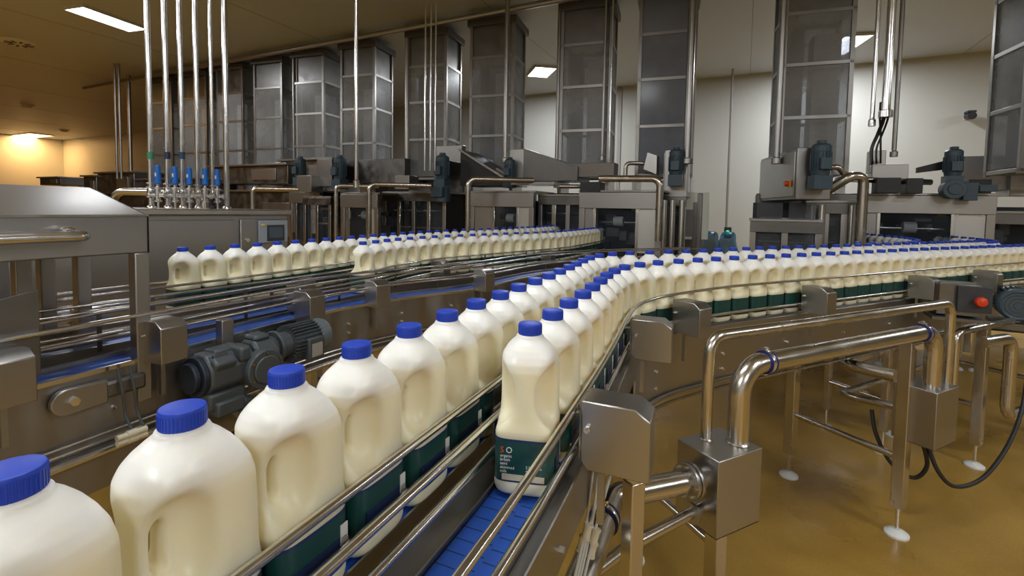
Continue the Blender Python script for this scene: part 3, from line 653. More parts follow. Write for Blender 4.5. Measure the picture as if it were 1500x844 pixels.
m = MB(); m.box((hx_, -.02, 1.17), (.19, .022, .145)); hm = part('touch_panel', m, mat('hmi_grey', (.30, .32, .36), .4), cab, bevel=.004, label='grey framed touch panel')
m = MB(); m.box((hx_ + .012, -.033, 1.162), (.115, .004, .105)); part('bezel', m, DARK, hm); m = MB(); m.box((hx_ + .012, -.036, 1.165), (.09, .003, .07)); part('screen', m, mat('screen_grey', (.07, .09, .12), .3), hm)
m = MB(); m.box((hx_ - .072, -.033, 1.215), (.022, .004, .010)); part('yellow_mark', m, YEL, hm)
for x in (-.5, Wc - .1):
    for y in (.1, .7): m = MB(); m.cyl((x, y, 0), (x, y, .26), .022, 10); part('leg', m, STEEL, cab)
# ------------------------------------------------------------------ six riser pipes with blue valves on the cabinet
U = [(222, 9.2, '3e8a63'), (246.5, 8.6, '22324f'), (268, 8.2, '22435f'), (290.5, 8, None), (312, 6, '1b2430'), (332.5, 9, None)]
names = ['green-banded steel riser pipe, leftmost above the long cabinet', 'navy-banded steel riser pipe, second from left above the cabinet', 'blue-banded steel riser pipe, third from left above the cabinet', 'plain steel riser pipe in the middle of the cabinet cluster', 'thin steel riser pipe with a black foot above the cabinet', 'plain thick steel riser pipe at the right of the cabinet cluster']
RX = []
for i, (u, wpx, band) in enumerate(U):
    Yp = 2.95 + i * .07; p = aty(u, 300, Yp); RX.append(p); r = wpx * Yp / 700 / 2 * .80
    t = thing('riser_pipe', names[i], 'pipe', (p.x, p.y, 1.313), 0, 'riser pipes on the cabinet')
    m = MB(); m.cyl((0, 0, 0 if i != 4 else .05), (0, 0, HC - 1.313), r, 20); part('pipe', m, RAIL, t)
    m = MB(); m.lathe([(r * 1.7, 0), (r * 1.7, .006), (r * 1.25, .016), (r * 1.05, .02)], 20); part('floor_flange', m, RAIL if i != 4 else BLACK, t)
    if band:
        z = aty(u, 228 if i < 3 else 296, Yp).z - 1.313; m = MB(); m.cyl((0, 0, z - .022), (0, 0, z + .022), r * 1.12, 20); part('colour_band', m, mat('band_' + str(i), hexc(band)[:3], .45), t)
    if i != 5:
        m = MB()
        for z in (.065, .12, .145): m.lathe([(r * 1.02, z), (r * 1.75, z + .003), (r * 1.75, z + .011), (r * 1.02, z + .014)], 20)
        m.lathe([(r * 1.3, .075), (r * 1.5, .09), (r * 1.5, .115), (r * 1.3, .125)], 20); part('pipe_clamp', m, RAIL, t)
for i, u in enumerate((231.5, 256.5, 277.5, 300.5, 318.5)):
    Yp = 2.90 + i * .07; p = aty(u, 280, Yp); zt = aty(u, 242 + i * 1.4, Yp).z; zb = aty(u, 270 + i * .6, Yp).z
    t = thing('valve_actuator', 'blue pneumatic valve actuator, %s from the left of the five above the cabinet' % ORD(i + 1), 'valve', (p.x, p.y, 1.313), 0, 'blue valve actuators')
    m = MB(); m.lathe([(.012, zb - 1.313), (.019, zb - 1.308), (.0175, zb - 1.28), (.0155, zt - 1.34), (.014, zt - 1.318), (.001, zt - 1.313)], 20); part('actuator', m, VALVEB, t)
    m = MB(); m.box((0, -.018, (zb + zt) / 2 - 1.313), (.008, .003, .022)); part('badge', m, WHITE, t)
    zz = zb - 1.313
    m = MB(); m.lathe([(.006, 0), (.006, zz * .25), (.022, zz * .27), (.022, zz * .33), (.015, zz * .36), (.015, zz * .78), (.024, zz * .8), (.024, zz * .86), (.009, zz * .9), (.009, zz + .01)], 20)
    m.cyl((-.05, 0, zz * .55), (.05, 0, zz * .55), .011, 12); m.cyl((-.040, 0, zz * .55), (-.048, 0, zz * .55), .02, 14); m.cyl((.040, 0, zz * .55), (.048, 0, zz * .55), .02, 14); part('valve_body', m, RAIL, t)
# crossing sections of product pipe on the cabinet side (loop left of the risers)
pa = aty(167, 292, 3.6); pb = aty(212, 281, 3.6)
m = MB(); m.tube([(pa.x, 3.6, .9), (pa.x, 3.6, pb.z), (pb.x + .45, 3.6, pb.z), (pb.x + .45, 3.6, .9)], .028, 14, bend=.08); single('bent_pipe', m, PIPE, 'bent steel pipe loop behind the left end of the cabinet', 'pipe')
# ------------------------------------------------------------------ right foreground: product pipes and junction boxes
rd = Vector((.888, .459, 0)).normalized(); rp = Vector((rd.y, -rd.x, 0)); ry = math.atan2(rd.y, rd.x)     # along the run / towards the camera side
def jbox(name, corner, label, zt=.655, h=.225, L=.187, D=.15):
    c = Vector(corner) + rd * (L / 2) - rp * (D / 2)
    t = thing(name, label, 'junction box', (c.x, c.y, 0), ry)
    m = MB(); m.prism([(-L / 2, -D / 2), (L / 2, -D / 2), (L / 2, D / 2), (-L / 2, D / 2)], zt - h, zt)
    n = len(m.v); m.add([(-L / 2, -D / 2, zt - h), (L / 2, -D / 2, zt - h), (L / 2, D / 2, zt - h), (-L / 2, D / 2, zt - h), (0, -.0, zt - h - .028)], [(1, 0, 4), (2, 1, 4), (3, 2, 4), (0, 3, 4)])
    part('box_body', m, STEEL, t, bevel=.003)
    m = MB(); m.box((L / 2 + .007, 0, zt - h / 2 - .02), (.014, D * .8, h - .035)); part('cover_plate', m, STEELH, t, bevel=.006)
    return t, c
b1, c1 = jbox('junction_box', (.586, 1.292, 0), 'near steel junction box with two flanged pipes entering its left side')
b2, c2 = jbox('junction_box', (1.70, 1.86, 0), 'far steel junction box with two black cables hanging from its base', .645, .235)
q1 = atz(1080, 648, .655); q2 = atz(1364, 566, .645)
Z1 = .888
m = MB(); m.tube([(q1.x, q1.y, .645), (q1.x, q1.y, Z1), (q2.x, q2.y, Z1 - .008), (q2.x, q2.y, .635)], .0305, 28, bend=.088)
bp_ = thing('product_pipe', 'thick polished steel pipe arching between the two junction boxes', 'pipe', (q1.x, q1.y, .645))
part('pipe', m, PIPE, bp_, world=True)
m = MB(); m.lathe([(.0285, 0), (.034, .001), (.031, .005), (.0285, .008)], 28, Matrix.Translation((0, 0, .010))); part('weld_collar', m, PIPE, bp_)
def clamp(p, d, parent, r=.0305):
    d = d.normalized(); q = d.to_track_quat('Z', 'Y').to_matrix().to_4x4(); M_ = Matrix.Translation(p) @ q
    m = MB(); m.lathe([(r * 1.0, -.009), (r * 1.12, -.009), (r * 1.16, -.003), (r * 1.16, .003), (r * 1.12, .009), (r * 1.0, .009)], 28, M_); cl = part('pipe_clamp', m, RAIL, parent, world=True)
    for s in (-1, 1): m = MB(); m.lathe([(r * 1.02, s * .011 - .002), (r * 1.17, s * .011 - .0018), (r * 1.17, s * .011 + .0018), (r * 1.02, s * .011 + .002)], 28, M_); part('clamp_gasket', m, mat('blue_gasket', (.01, .02, .16), .4) if 'blue_gasket' not in MATS else MATS['blue_gasket'], cl, world=True, label='blue rubber gasket')
    up = Vector((0, 0, 1)); m = MB(); m.box(p + up * (r * 1.25), (.016, .010, .014), ry); m.cyl(p + up * (r * 1.25) - rp * .014, p + up * (r * 1.25) + rp * .014, .0035, 8); part('clamp_bolt', m, RAIL, cl, world=True); m = MB(); m.box(p - up * (r * 1.22), (.012, .008, .010), ry); part('clamp_hinge', m, RAIL, cl, world=True)
A = Vector((q1.x, q1.y, Z1)); B = Vector((q2.x, q2.y, Z1 - .008)); hd = (B - A).normalized()
clamp(A + hd * .115, hd, bp_); clamp(B - hd * .10, hd, bp_)
s1_ = atz(1034, 643, .655); s2_ = atz(1386, 561, .645)
m = MB(); m.tube([(s1_.x, s1_.y, .645), (s1_.x, s1_.y, .972), (s2_.x, s2_.y, .985), (s2_.x, s2_.y, .635)], .0172, 22, bend=.055)
sp_ = thing('product_pipe', 'slimmer steel pipe running above the thick one between the boxes', 'pipe', (s1_.x, s1_.y, .645)); part('pipe', m, PIPE, sp_, world=True)
m = MB(); m.lathe([(.0155, 0), (.020, .001), (.018, .004), (.0155, .006)], 22, Matrix.Translation((0, 0, .010))); part('weld_collar', m, PIPE, sp_)
# flanged pipes out of the left side of the near box
f0 = c1 - rd * .0935 + rp * .012 + Vector((0, 0, .575)); e0 = Vector((.275, 1.213, .60)); g0 = Vector((.1735, .98, .60))
fp = thing('flanged_pipe', 'thick flanged elbow pipe leaving the near junction box towards the camera', 'pipe', tuple(f0))
m = MB(); m.tube([f0, e0, g0 + (g0 - e0) * 1.1], .032, 28, bend=.085); part('pipe', m, PIPE, fp, world=True)
fd = (e0 - f0).normalized(); q = fd.to_track_quat('Z', 'Y').to_matrix().to_4x4()
for dd in (.035, .051):
    m = MB(); m.lathe([(.0285, -.006), (.050, -.006), (.051, -.004), (.051, .004), (.050, .006), (.0285, .006)], 36, Matrix.Translation(f0 + fd * dd) @ q); fl = part('flange', m, STEEL, fp, world=True)
    for k in range(8):
        a = 2 * PI * k / 8; m = MB(); m.lathe([(.005, -.012), (.005, .012)], 6, Matrix.Translation(f0 + fd * dd) @ q @ Matrix.Translation((.041 * math.cos(a), .041 * math.sin(a), 0))); part('flange_bolt', m, RAIL, fl, world=True)
gd = (g0 - e0).normalized(); clamp(e0 + gd * .10, gd, fp, .032)
h0 = c1 - rd * .0935 + rp * .02 + Vector((0, 0, .492)); k0 = Vector((.30, 1.16, .50))
sp2 = thing('flanged_pipe', 'slim flanged pipe under the thick elbow of the near junction box', 'pipe', tuple(h0))
m = MB(); m.tube([h0, k0, k0 + Vector((-.09, -.08, .0))], .0150, 20, bend=.04); part('pipe', m, PIPE, sp2, world=True)
m = MB(); m.lathe([(.0145, -.005), (.029, -.005), (.030, .005), (.0145, .006)], 28, Matrix.Translation(h0 + (k0 - h0).normalized() * .045) @ (k0 - h0).to_track_quat('Z', 'Y').to_matrix().to_4x4()); fl = part('flange', m, STEEL, sp2, world=True)
# stand below each box
def stand(P, Q, zp, zq, label, bar, wd=.046):
    P, Q = Vector(P), Vector(Q); t = thing('pipe_stand', label, 'stand', ((P.x + Q.x) / 2, (P.y + Q.y) / 2, 0))
    for v, z in ((P, zp), (Q, zq)):
        m = MB(); a = ry
        hh = wd / 2; R = Matrix.Rotation(a, 3, 'Z'); cs = [Vector((-hh, -hh, 0)), Vector((hh, -hh, 0)), Vector((hh, hh, 0)), Vector((-hh, hh, 0))]; zs = [z, z - .035, z - .035, z]
        bot = [v + R @ c + Vector((0, 0, .12)) for c in cs]; top = [v + R @ c + Vector((0, 0, zz)) for c, zz in zip(cs, zs)]
        m.add(bot + top, [(3, 2, 1, 0), (4, 5, 6, 7), (0, 1, 5, 4), (1, 2, 6, 5), (2, 3, 7, 6), (3, 0, 4, 7)]); l = part('leg', m, PIPE, t, bevel=.003, world=True)
        m = MB(); m.cyl((v.x, v.y, .015), (v.x, v.y, .13), .008, 8); part('threaded_rod', m, RAIL, l, world=True)
        m = MB(); m.lathe([(.044, 0), (.044, .008), (.030, .018), (.010, .024)], 20, Matrix.Translation((v.x, v.y, 0))); part('foot', m, WHITE, l, world=True, label='round white levelling foot')
    m = MB(); m.cyl((P.x, P.y, bar), (Q.x, Q.y, bar), .014, 12); part('crossbar', m, PIPE, t, world=True)
    return t
stand((.49, 1.78, 0), (.635, 1.40, 0), .66, .43, 'near H-shaped steel stand carrying the left junction box', .335)
m = MB()
LG = Vector((.272, 1.0, 0))     # single leg in front of the thick elbow pipe
t = thing('pipe_stand', 'single steel leg in front of the thick elbow pipe, right of the big cover', 'stand', tuple(LG), ry)
m = MB(); m.box((0, 0, .44), (.036, .034, .66)); m.add([(-.017, -.017, .77), (.017, -.017, .77), (.017, .017, .77), (-.017, .017, .77), (-.05, -.017, .80), (.0, -.017, .81), (.0, .017, .81), (-.05, .017, .80)], [(3, 2, 1, 0), (4, 5, 6, 7), (0, 1, 5, 4), (1, 2, 6, 5), (2, 3, 7, 6), (3, 0, 4, 7)]); part('leg', m, PIPE, t, bevel=.003)
m = MB(); m.lathe([(.044, 0), (.044, .008), (.03, .018), (.010, .024), (.010, .12)], 20); part('foot', m, WHITE, t)
st2 = stand((1.444, 2.39, 0), (1.648, 1.952, 0), .66, .83, 'H-shaped steel stand on white feet under the thick pipe', .33)
stand((2.36, 2.86, 0), (2.521, 2.516, 0), .70, .80, 'H-shaped steel stand on white feet right of the far junction box', .33)
stand((2.0, 2.95, 0), (2.13, 2.655, 0), .68, .74, 'slim steel stand behind the curved floor pipes', .30, .034)
# curved floor pipes behind the stand (big and small U bends)
for (z, r, lab, off) in ((.60, .030, 'thick polished pipe bending in a U below the right-hand run', 0), (.40, .019, 'slimmer polished pipe bending in a U just above the floor', .0)):
    P = [atz(1330, 548, z) if z > .5 else atz(1330, 598, z), None, None]
    a = aty(1312, 551 if z > .5 else 596, 2.15); b = aty(1228, 532 if z > .5 else 577, 2.35); c = aty(1290, 515 if z > .5 else 560, 2.9)
    m = MB(); m.tube([a, b, b + (c - b) * .25, c + Vector((.5, .3, 0))], r, 20, bend=.12); single('bent_pipe', m, PIPE, lab, 'pipe')
# loop pipes at the right edge
m = MB(); a = aty(1392, 620, 2.35); b = aty(1392, 487, 2.35); c = aty(1530, 462, 2.75)
m.tube([(a.x, a.y, .45), (a.x, a.y, b.z), (c.x, c.y, b.z + .02)], .018, 16, bend=.05); single('bent_pipe', m, PIPE, 'steel pipe loop with an elbow right of the far junction box', 'pipe')
m = MB(); a = aty(1473, 620, 2.45); z0 = aty(1473, 495, 2.45).z
m.tube([(a.x - .25, a.y - .1, z0), (a.x, a.y, z0), (a.x, a.y, aty(1470, 610, 2.45).z), (a.x + .4, a.y + .2, aty(1470, 610, 2.45).z - .02)], .028, 18, bend=.07); single('bent_pipe', m, PIPE, 'thick steel down pipe near the right edge below the black motor', 'pipe')
# cables
def cable(pts, r, label, m_=BLACK):
    m = MB(); m.tube(catmull([tuple(p) for p in pts], 8), r, 10); return single('cable', m, m_, label, 'cable')
cb = Vector((c2.x, c2.y, .41))
cable([aty(1277, 600, 2.15), aty(1283, 635, 2.12), aty(1305, 678, 2.08), aty(1338, 700, 2.05), aty(1358, 682, 2.0), cb - rd * .01], .0085, 'black cable hanging in a loop left of the far junction box')
cable([cb + rd * .02, aty(1374, 690, 1.95), aty(1400, 713, 1.97), aty(1440, 700, 2.05), aty(1475, 655, 2.15), aty(1497, 600, 2.25), aty(1506, 540, 2.3)], .0085, 'black cable sweeping up to the right edge from the far junction box')
cable([aty(1170, 505, 2.25), aty(1200, 518, 2.3), aty(1235, 520, 2.35), aty(1252, 505, 2.4), aty(1262, 492, 2.4)], .006, 'thin black cable drooping under the right-hand conveyor')
# air lines by the big bracket cover
t = thing('air_hose', 'bundle of four thin clear hoses with cream couplings beside the nearest right cover', 'hose', (.155, .80, .75))
for k, (u0, u1) in enumerate(((868, 858), (877, 866), (888, 862), (896, 872))):
    a = aty(u0, 690, .86); b = aty(u1, 775, .84); c = aty(u1 - 22, 870, .80)
    m = MB(); m.tube([a, b, c], .0028, 8); part('hose', m, mat('clear_hose', (.55, .55, .52), .3) if 'clear_hose' not in MATS else MATS['clear_hose'], t, world=True)
for (u, v) in ((860, 778), (871, 785), (853, 797), (867, 805)):
    a = aty(u, v, .835); d = (aty(u - 6, v + 22, .83) - a).normalized(); m = MB(); m.cyl(a - d * .011, a + d * .011, .0075, 12); m.cyl(a - d * .013, a - d * .009, .009, 12); m.cyl(a + d * .009, a + d * .013, .009, 12); part('coupling', m, CREAMP, t, world=True)
# emergency stop box and motor at the right edge
pe = aty(1405, 440, 2.40)
es = thing('control_box', 'open-fronted steel control box with a round orange-red stop button', 'control box', tuple(pe), -.50)
m = MB(); m.box((0, .09, .0), (.17, .16, .16)); part('box_body', m, DARKST, es, bevel=.003)
m = MB(); m.box((.055, -.0, .01), (.13, .03, .13)); part('recess', m, DARK, es, bevel=.002)
m = MB(); m.lathe([(.012, 0), (.012, .02), (.024, .022), (.026, .034), (.020, .046), (.001, .052)], 24, Matrix.Translation((.07, -.012, .005)) @ Matrix.Rotation(PI / 2, 4, 'X')); part('stop_button', m, RED, es, label='round orange-red stop button')
m = MB(); m.box((0, .04, -.095), (.22, .16, .015)); part('shelf', m, DARKST, es)
m = MB(); m.box((.02, .14, -.34), (.05, .05, .45)); part('post', m, STEELH, es)
pm = aty(1490, 446, 2.62)
em = thing('electric_motor', 'dark blue-black electric motor with a finned round end at the right edge', 'motor', tuple(pm), -.65)
m = MB(); m.cyl((0, -.02, 0), (0, .16, 0), .075, 28)
for k in range(26): a = 2 * PI * k / 26; m.box((.08 * math.cos(a), .07, .08 * math.sin(a)), (.016, .16, .004), M=Matrix.Rotation(-a, 3, 'Y'))
part('finned_housing', m, MOTORB, em)
m = MB(); m.lathe([(.088, 0), (.088, .05), (.074, .062), (.07, .055), (.001, .055)], 32, Matrix.Translation((0, 0, 0)) @ Matrix.Rotation(PI / 2, 4, 'X')); fc = part('fan_cowl', m, MOTORB, em, bevel=.003)
m = MB()
for r in (.02, .038, .056): m.tube([(r * math.cos(a), -.057, r * math.sin(a)) for a in np.linspace(0, 2 * PI, 28)[:-1]], .002, 6, closed=True)
part('fan_grille', m, DARKST, fc)
m = MB(); m.box((.1, .05, -.12), (.40, .22, .04)); m.box((.15, .12, -.30), (.08, .08, .34)); part('mounting_bracket', m, DARKST, em, bevel=.003)
# ------------------------------------------------------------------ towers above the machines
TW = [-1.80, 0, 1.424, 2.353, 3.627, 4.66, 5.94, 6.99, 7.95, 8.96, 10.0, 11.1]
TP = [Vector((3.04 - .9 * t, 5.0 + .436 * t, 0)) for t in TW]
where = ['at the right edge of the picture', 'above the right-hand machine with the orange knob', 'bluish, above the machine with the white sign', 'left of the bluish tower before the pale wall', 'beside the small square ceiling light', 'with the bright glint on its side', 'behind the thin bright hanging pole', 'just left of the thin hanging pole', 'behind the narrow pair of posts', 'right of the blue valves', 'behind the riser pipes', 'farthest left, behind the riser pipes']
BLUEISH = clear_mat('bluish_clear_panel', (.30, .33, .40), .6)
STACK = mat('stacked_sleeves', (.16, .16, .155), .6, noise=.35, nscale=14, stretch=(1, 1, 6)); STACK2 = mat('stacked_labels', (.75, .74, .70), .6, noise=.3, nscale=10, stretch=(1, 1, 8))
TOPM = mat('dark_tower_head', (.12, .115, .11), .45, .6)
def tower(k, p):
    W, D = .62, .50; z0, z1 = 1.72, 3.80
    t = thing('storage_tower', 'tall framed clear-sided tower %s' % where[k], 'tower', (p.x, p.y, z0), -.32, 'framed towers above the machine row')
    H = z1 - z0
    for x in (-1, 1):
        for y in (-1, 1): m = MB(); m.box((x * (W / 2 - .02), y * (D / 2 - .02), H / 2), (.04, .04, H)); part('corner_post', m, TFRAME, t, bevel=.002)
    for z in (.03, .58, 1.10, 1.60): 
        m = MB(); c = .036
        m.box((0, -D / 2 + .02, z), (W, c, c)); m.box((0, D / 2 - .02, z), (W, c, c)); m.box((-W / 2 + .02, 0, z), (c, D, c)); m.box((W / 2 - .02, 0, z), (c, D, c)); part('cross_frame', m, TFRAME, t, bevel=.002)
    m = MB(); m.box((0, 0, H - .03), (W + .06, D + .06, .09)); part('head_flange', m, TOPM, t, bevel=.004)
    m = MB(); a = .012
    m.box((0, -D / 2 + .012, .83), (W - .06, .006, 1.54)); m.box((0, D / 2 - .012, .83), (W - .06, .006, 1.54)); m.box((-W / 2 + .012, 0, .83), (.006, D - .06, 1.54)); m.box((W / 2 - .012, 0, .83), (.006, D - .06, 1.54))
    part('clear_panels', m, BLUEISH if k == 2 else SMOKE, t, smooth=False)
    m = MB(); m.box((0, 0, H - .27), (W - .05, D - .05, .40)); part('upper_casing', m, DARKST if k != 2 else mat('tower_blue_steel', (.2, .21, .24), .4, .8), t, bevel=.003)
    m = MB(); m.box((-.15, .02, .80), (.13, .22, 1.45)); part('inner_stack', m, STACK, t)
    m = MB(); m.box((.12, .02, .75), (.24, .22, 1.35)); part('inner_stack', m, STACK2, t)
    return t
for k, p in enumerate(TP): tower(k, p)
# ------------------------------------------------------------------ machines under the towers
def motor_up(parent, x, y, z, s=1., m_=MOTORB, nm='motor'):
    m = MB(); m.lathe([(.055 * s, 0), (.06 * s, .02 * s), (.06 * s, .17 * s), (.063 * s, .17 * s), (.063 * s, .21 * s), (.05 * s, .225 * s), (.03 * s, .23 * s), (.03 * s, .25 * s), (.001, .255 * s)], 20, Matrix.Translation((x, y, z)))
    for k in range(18): a = 2 * PI * k / 18; m.box((x + .063 * s * math.cos(a), y + .063 * s * math.sin(a), z + .1 * s), (.012 * s, .004 * s, .13 * s), a)
    m.box((x, y - .07 * s, z + .08 * s), (.07 * s, .05 * s, .08 * s)); m.box((x, y, z - .05 * s), (.12 * s, .12 * s, .10 * s)); return part(nm, m, m_, parent, bevel=.003)
def machine(loc, W, label, style=0, top=1.54, D=.75, yaw=ROOM_YAW, win=(.40, .85)):
    """labelling head frame: posts, top beam, window with reel, side plates, pipes on top"""
    t = thing('filling_machine', label, 'machine', (loc[0], loc[1], 0), yaw, 'filling machines along the row')
    c = .06
    for x in (-1, 1):
        for y in (0, 1): m = MB(); m.box((x * (W / 2 - c / 2), y * (D - c), top / 2 + .05), (c, c, top - .1)); part('corner_post', m, STEEL, t, bevel=.003)
    m = MB(); m.box((0, -.003, top - .09), (W, c + .01, .17)); part('top_beam', m, STEELH, t, bevel=.004)
    m = MB(); m.box((0, D / 2, top + .008), (W + .03, D + .03, .02)); part('top_plate', m, STEELH, t, bevel=.003)
    x0, x1 = -W / 2 + c, W / 2 - c; wx0 = x0 + (x1 - x0) * (win[0] - .25); wx1 = x0 + (x1 - x0) * (win[1] - .1)
    m = MB(); m.box(((x0 + wx0) / 2, 0, 1.16), (wx0 - x0, .02, .50)); part('side_plate', m, STEELH, t, bevel=.003)
    m = MB(); m.box(((x1 + wx1) / 2, 0, 1.16), (x1 - wx1, .02, .50)); sp = part('side_plate', m, mat('bare_plate', (.62, .62, .6), .4, .7) if 'bare_plate' not in MATS else MATS['bare_plate'], t, bevel=.003)
    m = MB()
    for sx_ in (-1, 1):
        for sz in (-1, 1): m.cyl(((x1 + wx1) / 2 + sx_ * (x1 - wx1) * .38, -.01, 1.16 + sz * .2), ((x1 + wx1) / 2 + sx_ * (x1 - wx1) * .38, -.018, 1.16 + sz * .2), .009, 8)
    part('plate_screws', m, RAIL, sp)
    for x in (wx0, wx1): m = MB(); m.box((x, -.01, 1.10), (.028, .03, .66)); part('window_post', m, RAIL, t, bevel=.003)
    m = MB(); m.box(((wx0 + wx1) / 2, .0, 1.10), (wx1 - wx0, .006, .60)); part('guard_window', m, GLASS, t, smooth=False)
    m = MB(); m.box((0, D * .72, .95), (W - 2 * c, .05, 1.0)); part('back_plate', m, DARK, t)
    m = MB(); zc = 1.22; xc = (wx0 + wx1) / 2
    m.cyl((wx0 + .01, .14, zc), (wx1 - .01, .14, zc), .011, 10); rod = part('spindle', m, RAIL, t)
    m = MB(); m.cyl((xc - .05, .14, zc + .01), (xc + .05, .14, zc + .01), .055, 20); part('paper_reel', m, WHITE, rod, label='white paper reel')
    m = MB()
    rr = random.Random(style)
    for q in range(9): m.box((wx0 + rr.random() * (wx1 - wx0), .2 + rr.random() * .2, .88 + rr.random() * .45), (.04 + rr.random() * .1, .08, .03 + rr.random() * .1))
    part('label_head', m, DARKST, t, bevel=.003)
    m = MB(); m.box((wx1 - .05, .10, 1.36), (.06, .02, .03)); part('warning_sticker', m, YEL, t)
    m = MB()
    for q in range(7): m.box((x0 + rr.random() * (x1 - x0), .1 + rr.random() * .35, .72 + rr.random() * .32), (.08 + rr.random() * .12, .12, .04 + rr.random() * .10))
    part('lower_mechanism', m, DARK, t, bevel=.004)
    return t
def glass_bay(loc, W, label, top=1.50, n=3, D=.7, yaw=ROOM_YAW, light=False):
    t = thing('machine_enclosure', label, 'machine', (loc[0], loc[1], 0), yaw, 'glazed machine bays along the row'); c = .05
    for k in range(n + 1): m = MB(); m.box((-W / 2 + W * k / n, 0, top / 2 + .02), (c, c, top - .04)); part('post', m, STEEL if (k % 2 == 0 or light) else RAIL, t, bevel=.003)
    m = MB(); m.box((0, 0, top - .05), (W + .05, .07, .10)); part('top_beam', m, DARKST, t, bevel=.003)
    m = MB(); m.box((0, D / 2, top + .012), (W + .06, D + .06, .024)); part('top_plate', m, STEELH, t, bevel=.003)
    for k in range(n): m = MB(); m.box((-W / 2 + W * (k + .5) / n, 0, .98), (W / n - c, .006, .92)); part('guard_window', m, SMOKED if light else GLASS, t, smooth=False)
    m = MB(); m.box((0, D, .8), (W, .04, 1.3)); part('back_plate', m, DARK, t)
    m = MB(); rr = random.Random(len(label))
    for q in range(14): m.box((-W / 2 + .08 + rr.random() * (W - .16), .15 + rr.random() * .3, .75 + rr.random() * .6), (.05 + rr.random() * .12, .08, .05 + rr.random() * .14))
    part('inner_mechanism', m, DARKST, t, bevel=.003)
    for q in range(2): m = MB(); z = 1.08 + q * .22; m.cyl((-W / 2 + .05, .1, z), (W / 2 - .05, .1, z), .012, 10); part('inner_bar', m, RAIL, t)
    return t
def control_cab(loc, w_, d_, z0, z1, label, yaw=ROOM_YAW, knob=True, mot=True):
    t = thing('control_cabinet', label, 'cabinet', (loc[0], loc[1], z0), yaw); h = z1 - z0
    m = MB(); m.box((0, d_ / 2, h / 2), (w_, d_, h)); part('body', m, STEELH, t, bevel=.006)
    m = MB(); m.box((-w_ / 2 - .006, d_ / 2, h / 2), (.012, d_ - .05, h - .05)); part('door', m, STEEL, t, bevel=.004)
    if knob:
        m = MB(); m.box((-w_ / 2 - .014, .12, h * .32), (.008, .06, .06)); kp = part('knob_plate', m, YEL, t); m = MB(); m.cyl((-w_ / 2 - .016, .12, h * .32), (-w_ / 2 - .05, .12, h * .32), .024, 16); part('knob', m, RED, kp)
    if mot: motor_up(t, .05 * w_, -.09, h * .45, 1.15)
    return t
def bent(pts, r, bend, label):
    m = MB(); m.tube(pts, r, 16, bend=bend); return single('bent_pipe', m, PIPE, label, 'pipe', 'machine-top product pipes')
def slab(label, name, c, d, m_, yaw=ROOM_YAW, cat='cover', bevel=.004):
    m = MB(); m.box((0, 0, 0), d); return single(name, m, m_, label, cat, None, bevel, tuple(c), yaw)
# right-hand machine group (towers 0 and 1)
Y = 4.55; pr = aty(1350, 290, Y); machine((pr.x, pr.y), 1.05, 'right-hand labelling machine with a white paper reel in its window', 1)
pr2 = aty(1490, 300, 4.35); glass_bay((pr2.x + .25, pr2.y), .95, 'dark glazed machine bay cut off by the right picture edge', 1.38, 2)
pg = aty(1150, 330, 4.35); glass_bay((pg.x, pg.y), .52, 'low grey glazed guard left of the orange-knob cabinet', 1.27, 2, .5, light=True)
pg = aty(1222, 330, 4.45); glass_bay((pg.x, pg.y), .42, 'glazed bay with bright chrome columns below the orange-knob cabinet', 1.45, 3, .5, light=True)
for u in (1187, 1202, 1246): 
    q = aty(u, 340, 4.36); m = MB(); m.cyl((0, 0, .3), (0, 0, 1.43), .032, 16); m.lathe([(.045, .9), (.045, .93)], 16); single('chrome_column', m, RAIL, 'bright chrome column %s below the orange-knob cabinet' % {1187: 'leftmost', 1202: 'in the middle', 1246: 'rightmost, beside the tall pipe'}[u], 'column', 'chrome columns of the right machine', loc=(q.x, q.y, 0))
control_cab((2.42 + .13, 4.10 - .025), .27, .97, 1.467, 1.906, 'steel control cabinet with an orange knob and blue-grey motor', -.19)
zz = aty(1265, 262, 4.2)
bent([(zz.x - .38, zz.y + .25, zz.z - .12), (zz.x - .24, zz.y + .1, zz.z - .10), (zz.x - .12, zz.y, zz.z + .02), (zz.x, zz.y, zz.z + .02), (zz.x, zz.y, .95)], .042, .09, 'tall pipe bending down beside the right-hand labelling machine')
bent([(zz.x - .35, zz.y + .35, zz.z + .13), (zz.x + .02, zz.y + .35, zz.z + .13), (zz.x + .10, zz.y + .35, zz.z + .02), (zz.x + .85, zz.y + .30, zz.z - .0)], .028, .07, 'horizontal pipe above the right-hand labelling machine')
q = aty(1283, 238, 4.75); slab('upright steel box behind the tall right-hand pipe', 'terminal_box', (q.x, q.y, q.z), (.13, .14, .22), STEELH, cat='box')
q = aty(1300, 250, 4.7); slab('wide low steel box on top of the right-hand machine', 'terminal_box', (q.x, q.y, q.z - .02), (.28, .2, .14), STEELH, cat='box')
q = aty(1440, 255, 4.9); slab('large pale steel cover at the back of the right-hand machine', 'machine_cover', (q.x, q.y, q.z), (.42, .3, .34), STEELH)
q = aty(1490, 262, 4.7); slab('pale steel cover block at the right picture edge', 'machine_cover', (q.x + .1, q.y, q.z), (.35, .3, .34), STEELH)
q = aty(1372, 250, 4.5)
m = MB(); m.add([(-.15, -.02, -.02), (.15, -.02, .02), (.15, -.02, .12), (-.15, -.02, .03), (-.15, .02, -.02), (.15, .02, .02), (.15, .02, .12), (-.15, .02, .03)], [(0, 1, 2, 3), (7, 6, 5, 4), (0, 4, 5, 1), (1, 5, 6, 2), (2, 6, 7, 3), (3, 7, 4, 0)]); single('hinged_flap', m, BLACK, 'small black hinged flap on the right-hand machine', 'flap', loc=tuple(q), yaw=ROOM_YAW)
